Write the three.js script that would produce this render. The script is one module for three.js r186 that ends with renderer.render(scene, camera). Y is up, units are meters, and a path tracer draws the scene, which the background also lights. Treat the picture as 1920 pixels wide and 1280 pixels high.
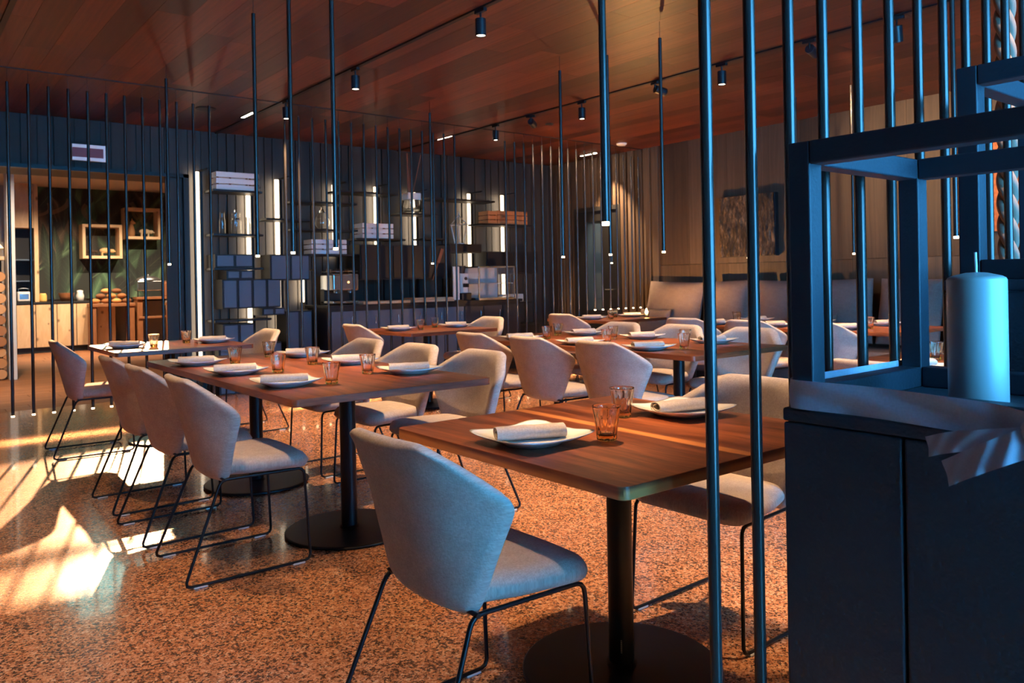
import * as THREE from 'three';
import { RoundedBoxGeometry } from 'three/addons/geometries/RoundedBoxGeometry.js';
import { mergeGeometries, mergeVertices } from 'three/addons/utils/BufferGeometryUtils.js';
import { ImprovedNoise } from 'three/addons/math/ImprovedNoise.js';
import { RectAreaLightUniformsLib } from 'three/addons/lights/RectAreaLightUniformsLib.js';

// ------------------------------------------------------------------ camera, sky, sun, exposure
// x runs along the table ends (right and away), north (u) = -z runs left and away
RectAreaLightUniformsLib.init();
const scene = new THREE.Scene();
const R = THREE.MathUtils.degToRad;
const camera = new THREE.PerspectiveCamera(2 * THREE.MathUtils.radToDeg(Math.atan(756 / 1485)), 1920 / 1512, 0.05, 80);
camera.setViewOffset(1920, 1512, 0, 232, 1920, 1280);
camera.position.set(0, 1.22, 0);
camera.rotation.order = 'YXZ';
camera.rotation.set(0, R(-38.5), R(-1.05));
camera.focus = 2.25;
camera.userData.fStop = 7.5;
scene.background = new THREE.Color().setRGB(0.07, 0.46, 1.0);
scene.backgroundIntensity = 34;
const sun = new THREE.DirectionalLight(new THREE.Color().setRGB(0.82, 0.9, 1), 40);
sun.name = 'sun';
{
  const el = R(20.5), a = Math.atan(0.27);
  sun.target.position.set(1.5, 0.4, -6);
  sun.position.set(1.5 + 18 * Math.cos(el) * Math.sin(a), 0.4 + 18 * Math.sin(el), -6 - 18 * Math.cos(el) * Math.cos(a));
  sun.castShadow = true;
  sun.shadow.radius = 1.4;
  Object.assign(sun.shadow.camera, { left: -9, right: 9, top: 9, bottom: -9, near: 1, far: 40 });
  sun.shadow.mapSize.set(2048, 2048);
}
scene.add(sun, sun.target);
const renderer = new THREE.WebGLRenderer({ antialias: true });
renderer.toneMapping = THREE.LinearToneMapping;
renderer.toneMappingExposure = 1.1;
renderer.shadowMap.enabled = true;
const WARM = new THREE.Color().setRGB(1, 0.62, 0.32);

// ------------------------------------------------------------------ helpers
let seed = 7;
const rnd = () => { seed = (seed * 1664525 + 1013904223) >>> 0; return seed / 4294967296; };
const rr = (a, b) => a + (b - a) * rnd();
const pick = (l) => l[Math.floor(rnd() * l.length)];
const names = new Map();
function numbered(n) { const k = names.get(n) ?? 0; names.set(n, k + 1); return k ? n + '_' + String(k).padStart(3, '0') : n; }
function thing(name, label, category, [x, y, u] = [0, 0, 0], turn = 0, group) {
  const o = new THREE.Group(); o.name = numbered(name); scene.add(o);
  o.position.set(x, y, -u); o.rotation.y = turn;
  o.userData = { label, category }; if (group) o.userData.group = group;
  return o;
}
function struct(name, label, category, geo, m) {
  const o = geo ? new THREE.Mesh(geo, m) : new THREE.Group();
  o.name = names.has(name) ? numbered(name) : (names.set(name, 1), name); scene.add(o);
  o.userData = { label, category, kind: 'structure' };
  o.castShadow = o.receiveShadow = true;
  return o;
}
function part(parent, name, geo, m, pos, rot) {
  const o = new THREE.Mesh(geo, m); o.name = name; o.castShadow = o.receiveShadow = true;
  if (pos) o.position.set(...pos);
  if (rot) o.rotation.set(...rot);
  parent.add(o); return o;
}
function one(name, label, category, geo, m, pos = [0, 0, 0], turn = 0, group) {   // a thing that is one mesh
  const o = part(scene, numbered(name), geo, m, [pos[0], pos[1], -pos[2]], [0, turn, 0]);
  o.userData = { label, category }; if (group) o.userData.group = group;
  return o;
}
function copy(src, pos, turn, label, group) {
  const c = src.clone(); c.name = numbered(src.name.replace(/_\d{3}$/, '')); scene.add(c);
  c.position.set(pos[0], pos[1], -pos[2]); c.rotation.set(0, turn, 0);
  c.userData = { ...src.userData, label }; if (group) c.userData.group = group;
  return c;
}
// uv in metres, the texture's u axis running along the grain axis (0 x, 1 y, 2 z)
function metre(g, grain = 0, du = 0, dv = 0) {
  if (g.index) g = g.toNonIndexed();
  const p = g.attributes.position, n = g.attributes.normal, uv = new Float32Array(p.count * 2);
  for (let i = 0; i < p.count; i += 3) {
    const s = [0, 0, 0];
    for (let k = 0; k < 3; k++) { s[0] += Math.abs(n.getX(i + k)); s[1] += Math.abs(n.getY(i + k)); s[2] += Math.abs(n.getZ(i + k)); }
    const ax = s.indexOf(Math.max(...s)), o = [0, 1, 2].filter((a) => a !== ax);
    const [ua, va] = o.includes(grain) ? [grain, o.find((a) => a !== grain)] : o;
    for (let k = 0; k < 3; k++) { uv[(i + k) * 2] = p.getComponent(i + k, ua) + du; uv[(i + k) * 2 + 1] = p.getComponent(i + k, va) + dv; }
  }
  g.setAttribute('uv', new THREE.BufferAttribute(uv, 2));
  return g;
}
const box = (w, h, d, grain = 0, du = 0, dv = 0) => metre(new THREE.BoxGeometry(w, h, d), grain, du, dv);
const rbox = (w, h, d, r = 0.004, grain = 0, seg = 2, du = 0, dv = 0) => metre(new RoundedBoxGeometry(w, h, d, seg, Math.min(r, w / 2.01, h / 2.01, d / 2.01)), grain, du, dv);
const cyl = (r, h, seg = 20, r2 = r) => new THREE.CylinderGeometry(r2, r, h, seg);
const at = (g, x, y, z) => g.translate(x, y, z);
const lathe = (pts, seg = 40) => new THREE.LatheGeometry(pts.map(([a, b]) => new THREE.Vector2(a, b)), seg);
// boxes given by their limits: [x0, x1, y0, y1, u0, u1]
const lim = ([x0, x1, y0, y1, u0, u1], grain = 0) => at(box(x1 - x0, y1 - y0, u1 - u0, grain), (x0 + x1) / 2, (y0 + y1) / 2, -(u0 + u1) / 2);
function tube(pts, r, seg = 40, rs = 8, closed = false) {
  return new THREE.TubeGeometry(new THREE.CatmullRomCurve3(pts.map((p) => new THREE.Vector3(...p)), closed, 'centripetal'), seg, r, rs, closed);
}
function bentRod(pts, bend, r, rs = 8, closed = true) {     // straight runs joined by bends
  const P = pts.map((p) => new THREE.Vector3(...p)), n = P.length, path = new THREE.CurvePath(); let last = null, first = null;
  for (let i = 0; i < n; i++) {
    if (!closed && (i === 0 || i === n - 1)) { if (last) path.add(new THREE.LineCurve3(last, P[i])); last = P[i].clone(); first ??= last; continue; }
    const a = P[(i + n - 1) % n], b = P[i], c = P[(i + 1) % n];
    const d1 = a.clone().sub(b).setLength(bend).add(b), d2 = c.clone().sub(b).setLength(bend).add(b);
    if (last) path.add(new THREE.LineCurve3(last, d1)); else first = d1;
    path.add(new THREE.QuadraticBezierCurve3(d1, b, d2)); last = d2;
  }
  if (closed) path.add(new THREE.LineCurve3(last, first));
  return new THREE.TubeGeometry(path, 110, r, rs, closed);
}

// ------------------------------------------------------------------ textures
const noise = new ImprovedNoise();
function tex(w, h, f, srgb = true, repeat = [1, 1]) {
  const d = new Uint8Array(w * h * 4);
  for (let y = 0; y < h; y++) for (let x = 0; x < w; x++) {
    const c = f(x, y), i = (y * w + x) * 4;
    for (let k = 0; k < 3; k++) d[i + k] = Math.max(0, Math.min(255, Array.isArray(c) ? c[k] : c));
    d[i + 3] = 255;
  }
  const t = new THREE.DataTexture(d, w, h); t.wrapS = t.wrapT = THREE.RepeatWrapping; t.magFilter = THREE.LinearFilter; t.minFilter = THREE.LinearMipmapLinearFilter;
  if (srgb) t.colorSpace = THREE.SRGBColorSpace;
  t.repeat.set(...repeat); t.needsUpdate = true; return t;
}
const hash = (x, y, s) => { let h = (x * 374761393 + y * 668265263 + s * 1274126177) | 0; h = Math.imul(h ^ (h >>> 13), 1274126177); return ((h ^ (h >>> 16)) >>> 0) / 4294967296; };
function tn(x, y, px, py, s) {                 // tiling value noise, lattice of px by py
  const x0 = Math.floor(x), y0 = Math.floor(y), fx = x - x0, fy = y - y0, q = (a, b) => hash(((a % px) + px) % px, ((b % py) + py) % py, s);
  const sx = fx * fx * (3 - 2 * fx), sy = fy * fy * (3 - 2 * fy);
  return THREE.MathUtils.lerp(THREE.MathUtils.lerp(q(x0, y0), q(x0 + 1, y0), sx), THREE.MathUtils.lerp(q(x0, y0 + 1), q(x0 + 1, y0 + 1), sx), sy);
}
const mix3 = (a, b, t) => a.map((v, i) => v + (b[i] - v) * t);
// polished granite: salmon and tan crystals, clusters of black mica
const graniteMap = (() => {
  const N = 1024, L = 1.1, f = (x, y, mm, sd) => { const q = Math.round(L * 1000 / mm); return tn(x / N * q, y / N * q, q, q, sd); };
  return tex(N, N, (x, y) => {
    const big = f(x, y, 60, 1), n = 0.42 * f(x, y, 8.5, 2) + 0.34 * f(x, y, 4.4, 3) + 0.24 * f(x, y, 2.3, 4) + 0.1 * (big - 0.5);
    const tone = 0.5 * f(x, y, 9, 5) + 0.5 * f(x, y, 4, 6);
    let c = mix3([152, 98, 66], [208, 150, 110], Math.max(0, Math.min(1, (tone - 0.25) * 2)));
    if (f(x, y, 7, 7) > 0.78) c = mix3(c, [222, 192, 160], 0.6);
    return mix3(c, [58, 40, 33], Math.max(0, Math.min(1, (n - 0.535) * 12)) * 0.74);
  }, true, [1 / L, 1 / L]);
})();
// wood: long grain along u; a = dark, b = light colour
function woodTex(w, h, s, dark, light, { lines = 40, streak = 0, sizeU = 2, sizeV = 1, knots = 0, gain = 1.35, band } = {}) {
  const kn = []; for (let i = 0; i < knots; i++) kn.push([hash(i, 1, s) * w, hash(i, 2, s) * h, 3 + 5 * hash(i, 3, s)]);
  return tex(w, h, (x, y) => {
    const u = x / w, v = y / h;
    const wob = tn(u * 4, v * 5, 4, 5, s) * 0.08 + tn(u * 10, v * 14, 10, 14, s + 1) * 0.02;
    const vv = v + wob;
    const a = tn(u * 3, vv * lines, 3, lines, s + 2), b = tn(u * 12, vv * lines * 3, 12, lines * 3, s + 3), c = tn(u * 40, v * h / 2, 40, h / 2, s + 4), e = tn(u * 2, vv * 7, 2, 7, s + 5);
    let t = (0.36 * a + 0.22 * b + 0.16 * c + 0.3 * e - 0.52) * gain + 0.5;
    let col = mix3(dark, light, Math.max(0, Math.min(1, t)));
    if (streak && e > 0.78) col = mix3(col, light, streak * Math.min(1, (e - 0.78) * 6));
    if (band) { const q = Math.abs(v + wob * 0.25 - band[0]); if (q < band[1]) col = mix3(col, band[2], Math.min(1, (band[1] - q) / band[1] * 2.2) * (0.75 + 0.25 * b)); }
    for (const [kx, ky, kr] of kn) { const d = Math.hypot((x - kx) * 0.7, y - ky) / kr; if (d < 1.6) col = mix3(col, dark.map((q) => q * 0.5), Math.max(0, 1 - d / 1.6)); }
    return col;
  }, true, [1 / sizeU, 1 / sizeV]);
}
const walnutMap = woodTex(512, 512, 21, [84, 40, 24], [152, 84, 50], { lines: 34, gain: 2.3, sizeU: 1.6, sizeV: 1.0 });
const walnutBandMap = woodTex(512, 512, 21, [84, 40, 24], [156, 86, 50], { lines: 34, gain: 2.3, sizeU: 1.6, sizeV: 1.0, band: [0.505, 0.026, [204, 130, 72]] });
const ceilingMaps = [[[74, 34, 25], [116, 56, 38]], [[88, 41, 29], [132, 66, 44]], [[60, 29, 25], [92, 45, 34]]].map((c, i) => woodTex(512, 128, 31 + i * 7, c[0], c[1], { lines: 14, sizeU: 1.9, sizeV: 0.22 }));
const slateMap = woodTex(512, 128, 55, [42, 38, 36], [62, 57, 54], { lines: 20, sizeU: 2.4, sizeV: 0.3 });
const taupeMap = woodTex(512, 256, 61, [66, 54, 45], [96, 80, 67], { lines: 36, sizeU: 2.6, sizeV: 0.6 });
const pineMap = woodTex(512, 256, 71, [196, 158, 118], [226, 196, 158], { lines: 12, sizeU: 1.4, sizeV: 0.8, knots: 9 });
const oakMap = woodTex(512, 256, 77, [108, 66, 40], [158, 104, 66], { lines: 20, sizeU: 1.6, sizeV: 0.7 });
const weave = tex(128, 128, (x, y) => 128 + 60 * Math.sin(x * Math.PI / 4) * Math.cos(y * Math.PI / 4) + 50 * (hash(x, y, 8) - 0.5), false, [14, 14]);
const fine = tex(256, 256, (x, y) => 255 * (0.6 * tn(x / 4, y / 4, 64, 64, 3) + 0.4 * tn(x / 2, y / 2, 128, 128, 4)), false, [3, 3]);
const fabricTone = (c, s, amt = 9) => tex(256, 256, (x, y) => { const n = (tn(x / 2, y / 6, 128, 43, s) + tn(x / 7, y / 2, 37, 128, s + 1) - 1) * amt * 2 + (tn(x / 40, y / 40, 7, 7, s + 2) - 0.5) * amt; return c.map((q) => q + n); }, true, [5, 5]);

// ------------------------------------------------------------------ materials
const std = (o) => new THREE.MeshStandardMaterial(o);
const phy = (o) => new THREE.MeshPhysicalMaterial(o);
const M = {
  granite: phy({ map: graniteMap, roughness: 0.24, clearcoat: 0.45, clearcoatRoughness: 0.07 }),
  table: phy({ map: walnutMap, roughness: 0.36, bumpMap: fine, bumpScale: 0.0002 }),
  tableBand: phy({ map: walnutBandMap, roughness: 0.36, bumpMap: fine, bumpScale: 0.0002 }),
  slate: ['#ffffff', '#dfe3ea', '#c3c8d2', '#eef0f4'].map((c) => std({ map: slateMap, color: c, roughness: 0.62 })),
  taupe: ['#ffffff', '#e9e2da', '#d8d0c8'].map((c) => std({ map: taupeMap, color: c, roughness: 0.6 })),
  pine: std({ map: pineMap, roughness: 0.55 }),
  oak: std({ map: oakMap, roughness: 0.5 }),
  black: std({ color: '#1b1c20', roughness: 0.45, metalness: 0.3 }),
  blackMetal: std({ color: '#16181c', roughness: 0.38, metalness: 0.55 }),
  rod: std({ color: '#403b39', roughness: 0.25, metalness: 0.55 }),
  wire: std({ color: '#1a1818', roughness: 0.6 }),
  dark: std({ color: '#121317', roughness: 0.55 }),
  panel: std({ color: '#56677a', roughness: 0.42 }),
  fabric: std({ map: fabricTone([172, 158, 149], 5), roughness: 0.92, bumpMap: weave, bumpScale: 0.0006 }),
  sofa: std({ map: fabricTone([118, 104, 99], 15, 7), roughness: 0.9, bumpMap: weave, bumpScale: 0.0006 }),
  linen: std({ map: fabricTone([178, 166, 156], 25, 7), roughness: 0.95, bumpMap: weave, bumpScale: 0.0004, side: THREE.DoubleSide }),
  ribbon: std({ map: fabricTone([186, 182, 196], 35, 5), roughness: 0.7, side: THREE.DoubleSide }),
  china: phy({ color: '#f2f0ec', roughness: 0.16, clearcoat: 0.5, clearcoatRoughness: 0.08 }),
  amber: phy({ color: '#fffaf2', roughness: 0.03, transmission: 1, thickness: 0.01, ior: 1.5, attenuationColor: new THREE.Color().setRGB(1, 0.64, 0.2), attenuationDistance: 0.05 }),
  clear: phy({ color: '#ffffff', roughness: 0.03, transmission: 1, thickness: 0.01, ior: 1.48, attenuationColor: new THREE.Color().setRGB(0.8, 0.95, 1), attenuationDistance: 0.15 }),
  pane: phy({ color: '#ffffff', roughness: 0.02, transmission: 1, thickness: 0, ior: 1.45 }),
  tintedPane: phy({ color: new THREE.Color().setRGB(1, 0.68, 0.44), roughness: 0.02, transmission: 1, thickness: 0, ior: 1.45 }),
  plaster: std({ color: '#b9aea2', roughness: 0.9, bumpMap: fine, bumpScale: 0.001 }),
  white: std({ color: '#d9d6d2', roughness: 0.7 }),
  steel: std({ color: '#b7bcc0', roughness: 0.25, metalness: 0.95 }),
  silver: std({ color: '#c9ccd0', roughness: 0.4, metalness: 0.2 }),
  navy: std({ color: '#2a313b', roughness: 0.62, bumpMap: fine, bumpScale: 0.0012 }),
  lantern: std({ color: '#1e2530', roughness: 0.55, bumpMap: fine, bumpScale: 0.0005 }),
  wax: phy({ color: '#8f9190', roughness: 0.42, clearcoat: 0.2, clearcoatRoughness: 0.3 }),
  wick: std({ color: '#cfd4d8', roughness: 0.9 }),
  crate: std({ color: '#e6e3e2', roughness: 0.7, bumpMap: fine, bumpScale: 0.0006 }),
  crateWarm: std({ map: pineMap, color: '#d9a583', roughness: 0.7 }),
  stave: std({ color: '#7c4a35', roughness: 0.7 }),
  tip: std({ color: '#fff2dd', emissive: new THREE.Color().setRGB(1, 0.74, 0.46), emissiveIntensity: 9 }),
  led: std({ color: '#fff4e2', emissive: new THREE.Color().setRGB(1, 0.78, 0.52), emissiveIntensity: 3.2 }),
  lens: std({ color: '#fff6ea', emissive: new THREE.Color().setRGB(1, 0.82, 0.6), emissiveIntensity: 14 }),
  flame: std({ color: '#ffd28a', emissive: new THREE.Color().setRGB(1, 0.5, 0.14), emissiveIntensity: 130 }),
  rope: std({ color: '#6b5646', roughness: 0.75 }),
};
const ceilMats = ceilingMaps.flatMap((m, i) => [['#ffffff', '#e6dcd6', '#f4e6de', '#cfc6c2'][i], ['#dcd2cc', '#fff4ee', '#d6ccc8', '#ffffff'][i]].map((c) => std({ map: m, color: c, roughness: 0.42 })));

// ------------------------------------------------------------------ the room shell
const H = 2.98;
struct('floor', 'polished brown and salmon speckled granite floor of the dining room', 'floor', lim([-3.6, 8.5, -0.12, 0, -2.6, 9.27], 0), M.granite);
{
  const f = struct('floor', 'brown timber plank floor of the buffet room beyond the opening', 'floor');
  part(f, 'subfloor', lim([-3.6, 8.5, -0.14, -0.022, 9.27, 18.2]), M.dark);
  let n = 0;
  for (let u = 9.28; u < 17.6; u += 0.22) {
    let x = -1.2 - rr(0, 1.5);
    while (x < 5.6) { const L = rr(1.6, 2.6); if (x + L > -0.6) part(f, 'plank', at(box(L - 0.006, 0.02, 0.214, 0, n++ * 0.37, u), x + L / 2, -0.011, -(u + 0.11)), M.oak); x += L; }
  }
}
{ // ceiling: timber planks running north under a slab
  const c = struct('ceiling', 'reddish brown timber plank ceiling of the dining room', 'ceiling');
  part(c, 'slab', lim([-3.6, 8.5, H + 0.014, H + 0.3, -2.6, 9.9]), M.dark);
  const a = R(38.5);
  for (let x = -3.6; x < 8.2; x += 0.2) {
    let u = -2.6 - rr(0, 1.4);
    while (u < 9.27) {
      const L = rr(1.3, 2.3), u0 = Math.max(u, -2.6), u1 = Math.min(u + L, 9.27), far = (x + 0.2) * Math.sin(a) + u1 * Math.cos(a);
      const m = pick(ceilMats), g = at(box(0.1985, 0.014, u1 - u0 - 0.002, 2, rr(0, 5), rr(0, 2)), x + 0.1, H + 0.007, -(u0 + u1) / 2);
      if (far > 4.9 && u1 > u0 + 0.05) part(c, 'plank', g, m); else (c.userData.rest ??= []).push(g);
      u += L;
    }
  }
  const rest = part(c, 'far_planks', mergeGeometries(c.userData.rest), ceilMats[0]); delete c.userData.rest;
  rest.userData.kind = 'stuff';
}
// north wall: dark boards, an opening to the buffet at its left
{
  const w = struct('wall_back', 'dark slate grey timber board wall with an opening to the buffet', 'wall');
  part(w, 'core', lim([2.7, 8.5, 0, 3.7, 9.3, 9.9]), M.dark);
  part(w, 'header', lim([-3.6, 2.7, 2.44, 3.7, 9.3, 9.9]), M.dark);
  part(w, 'side_core', lim([-3.6, -0.9, 0, 2.44, 9.3, 9.9]), M.dark);
  let x = -0.9;
  while (x < 8.19) {
    const wd = Math.min(pick([0.1, 0.145, 0.19, 0.145, 0.25]), 8.2 - x), over = x + wd > 2.72, y0 = over ? 0 : 2.47;
    if (!over && x + wd > 2.7) { x = 2.72; continue; }
    const t = pick([0.012, 0.02, 0.03]);
    part(w, 'board', at(box(wd - 0.012, H - y0, t + 0.005, 1, rr(0, 3), rr(0, 2)), x + wd / 2, (H + y0) / 2, -(9.3 - t / 2)), pick(M.slate));
    x += wd;
  }
  const reveal = std({ color: '#4a3c34', roughness: 0.3, metalness: 0.4 });
  part(w, 'reveal_panel', lim([2.66, 2.7, 0, 2.44, 9.28, 9.92]), reveal);
  part(w, 'portal_trim', lim([2.66, 2.72, 0, 2.47, 9.225, 9.28], 1), M.blackMetal);
  part(w, 'portal_trim', lim([-0.9, 2.72, 2.43, 2.47, 9.225, 9.28], 0), M.blackMetal);
}
// east wall: slats near the corner, wide panels further on
const EX = 8.2;
{
  const w = struct('wall_right', 'grey brown timber wall, slatted by the door and panelled above the banquette', 'wall');
  part(w, 'core', lim([EX + 0.03, EX + 0.3, 0, 3.7, -2.6, 9.9]), M.dark);
  for (let u = 9.25; u > 7.12; u -= 0.145) {
    const door = u - 0.06 < 8.72 && u - 0.06 > 7.82, y0 = door ? 2.26 : 0;
    part(w, 'slat', at(rbox(0.05, H - y0, 0.112, 0.003, 1, 1, rr(0, 3), rr(0, 1)), EX + 0.005, (H + y0) / 2, -(u - 0.06)), pick(M.taupe));
  }
  let u = 7.1;
  while (u > -2.5) {
    const wd = Math.min(pick([0.6, 0.75, 0.5]), u + 2.58);
    for (const [y0, y1] of [[0, 1.37], [1.375, H]]) part(w, 'panel', at(box(0.03, y1 - y0, wd - 0.003, 1, rr(0, 3), rr(0, 1)), EX + 0.015, (y0 + y1) / 2, -(u - wd / 2)), pick(M.taupe));
    u -= wd;
  }
}
{ // door in the slatted stretch
  const d = struct('door_1', 'dark glazed door between the timber slats', 'door');
  part(d, 'door_frame', mergeGeometries([lim([EX - 0.03, EX + 0.02, 0, 2.26, 8.68, 8.74]), lim([EX - 0.03, EX + 0.02, 0, 2.26, 7.8, 7.86]), lim([EX - 0.03, EX + 0.02, 2.2, 2.26, 7.86, 8.68])]), M.dark);
  part(d, 'door_leaf', mergeGeometries([lim([EX - 0.01, EX + 0.025, 0, 2.2, 8.5, 8.67]), lim([EX - 0.01, EX + 0.025, 0, 2.2, 7.87, 8.2]), lim([EX - 0.01, EX + 0.025, 0, 0.75, 8.2, 8.5]), lim([EX - 0.01, EX + 0.025, 2.05, 2.2, 8.2, 8.5])]), M.black);
  part(d, 'glass_panel', lim([EX + 0.003, EX + 0.012, 0.75, 2.05, 8.2, 8.5]), phy({ color: '#27384a', roughness: 0.12, clearcoat: 1 }));
  const h = part(d, 'door_handle', tube([[0, 0, 0], [-0.04, 0, 0], [-0.05, 0, -0.02], [-0.05, 0, -0.13]], 0.008, 20), M.steel, [EX - 0.01, 1.05, -7.95]);
  h.rotation.y = 0;
}
struct('wall_left', 'warm grey plastered side wall', 'wall', lim([-3.9, -3.6, 0, 3.7, -2.6, 18.2]), M.plaster);
{ // south wall: two tall windows behind the camera
  const w = struct('wall_front', 'plastered wall with two tall windows', 'wall');
  const bays = [[0.9, 2.4], [2.55, 4.05]];
  part(w, 'core', lim([-3.9, 0.9, 0, 3.7, -1.6, -1.3]), M.plaster);
  part(w, 'core', lim([4.05, 8.5, 0, 3.7, -1.6, -1.3]), M.plaster);
  part(w, 'core', lim([0.9, 4.05, 2.8, 3.7, -1.6, -1.3]), M.plaster);
  part(w, 'core', lim([0.9, 4.05, 0, 0.1, -1.6, -1.3]), M.plaster);
  bays.forEach(([a, b], i) => {
    if (i < 1) part(w, 'pier', lim([b, bays[i + 1][0], 0.1, 2.8, -1.6, -1.3]), M.plaster);
    const o = struct('window_' + (i + 1), (i ? 'right' : 'left') + ' tall clear window in the wall behind the camera', 'window');
    part(o, 'window_frame', mergeGeometries([lim([a, a + 0.05, 0.1, 2.8, -1.48, -1.4]), lim([b - 0.05, b, 0.1, 2.8, -1.48, -1.4]), lim([a, b, 0.1, 0.16, -1.48, -1.4]), lim([a, b, 2.74, 2.8, -1.48, -1.4])]), M.blackMetal);
    part(o, 'pane', lim([a + 0.05, b - 0.05, 0.16, 2.74, -1.445, -1.44]), M.pane);
  });
}
// buffet room shell
struct('wall_buffet', 'end wall of the buffet room', 'wall', lim([-3.6, 8.5, 0, 3.7, 17.85, 18.2]), M.plaster);
struct('wall_buffet_side', 'side wall of the buffet room', 'wall', lim([8.2, 8.5, 0, 3.7, 9.9, 17.85]), M.plaster);
{
  const c = struct('ceiling', 'pale ceiling of the buffet room with a roof light', 'ceiling');
  const m = std({ color: '#b8a58e', roughness: 0.8 });
  part(c, 'slab', lim([-3.6, 8.5, 3.2, 3.5, 15.5, 18.2]), m);
  part(c, 'slab', lim([-3.6, 8.5, 3.2, 3.5, 9.9, 11.1]), m);
  part(c, 'slab', lim([-3.6, 2.0, 3.2, 3.5, 11.1, 15.5]), m);
  part(c, 'slab', lim([4.2, 8.5, 3.2, 3.5, 11.1, 15.5]), m);
  const w = struct('window_3', 'flat roof light over the buffet room', 'window');
  part(w, 'window_frame', mergeGeometries([lim([2.0, 2.06, 3.4, 3.48, 11.1, 15.5]), lim([4.14, 4.2, 3.4, 3.48, 11.1, 15.5]), lim([2.0, 4.2, 3.4, 3.48, 11.1, 11.16]), lim([2.0, 4.2, 3.4, 3.48, 15.44, 15.5]), lim([2.0, 4.2, 3.4, 3.48, 13.02, 13.08])]), M.blackMetal);
  for (let u = 11.3; u < 15.3; u += 0.25) part(w, 'sun_louvre', at(box(2.06, 0.006, 0.58).rotateX(R(20.5)), 3.1, 3.32, -u), M.dark);
  part(w, 'pane', lim([2.06, 4.14, 3.44, 3.445, 11.16, 13.02]), M.tintedPane);
  part(w, 'pane', lim([2.06, 4.14, 3.44, 3.445, 13.08, 15.44]), M.tintedPane);
}

// ------------------------------------------------------------------ dining chairs
const lerpList = (l, t) => { for (let i = 1; i < l.length; i++) if (t <= l[i][0]) { const [a, b] = [l[i - 1], l[i]], k = (t - a[0]) / (b[0] - a[0]); return a[1] + (b[1] - a[1]) * k; } return l.at(-1)[1]; };
const smoothList = (l, t, w = 0.03) => { let s = 0; for (let i = -4; i <= 4; i++) s += lerpList(l, Math.max(l[0][0], Math.min(l.at(-1)[0], t + i * w / 4))); return s / 9; };
function shellGeo() {
  const y0 = 0.395, y1 = 0.835, NS = 40, NT = 36, halfT = 0.029;
  const width = [[0.395, 0.165], [0.42, 0.19], [0.55, 0.25], [0.695, 0.315], [0.715, 0.313], [0.8, 0.212], [0.822, 0.188], [0.835, 0.165]];
  const lean = [[0.395, -0.10], [0.5, -0.125], [0.68, -0.17], [0.835, -0.222]];
  const wrap = [[0.395, 0.03], [0.55, 0.075], [0.69, 0.125], [0.77, 0.07], [0.835, 0.0]];
  const pos = [], idx = [];
  for (const side of [1, -1]) for (let j = 0; j <= NT; j++) for (let i = 0; i <= NS; i++) {
    const t = 0.5 - 0.5 * Math.cos(Math.PI * j / NT), s = -Math.cos(Math.PI * i / NS), y = y0 + (y1 - y0) * t;
    const rc = 0.042, qy = Math.max(0, y - (y1 - rc)), w = smoothList(width, y, 0.025) - rc + Math.sqrt(rc * rc - Math.min(qy, rc) ** 2) + 0.004, ws = Math.min(1, Math.abs(s));
    const cx = smoothList(lean, y) + smoothList(wrap, y) * Math.pow(ws, 2.4);
    const ds = (1 - ws) * w, dt = Math.min(y - y0, y1 - y), e = 0.034;
    const f = (d) => { const q = Math.min(1, Math.max(0, d / e)); return Math.sqrt(1 - (1 - q) * (1 - q)); };
    const th = halfT * Math.min(f(ds) * f(dt), 1);
    const slope = 2.4 * smoothList(wrap, y) * Math.pow(ws, 1.4) * Math.sign(s) / w, n = Math.hypot(1, slope);
    pos.push(cx + side * th / n, y - side * th * 0.2, s * w - side * th * slope / n);
  }
  const row = NS + 1, off = row * (NT + 1);
  for (let j = 0; j < NT; j++) for (let i = 0; i < NS; i++) {
    const a = j * row + i, b = a + 1, c = a + row, d = c + 1;
    idx.push(a, c, b, b, c, d); idx.push(off + a, off + b, off + c, off + b, off + d, off + c);
  }
  let g = new THREE.BufferGeometry(); g.setAttribute('position', new THREE.Float32BufferAttribute(pos, 3)); g.setIndex(idx);
  g = mergeVertices(g, 1e-4); g.computeVertexNormals(); g.computeBoundingBox();
  const p = g.attributes.position, uv = []; for (let i = 0; i < p.count; i++) uv.push(p.getZ(i), p.getY(i));
  g.setAttribute('uv', new THREE.Float32BufferAttribute(uv, 2)); return g;
}
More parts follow.
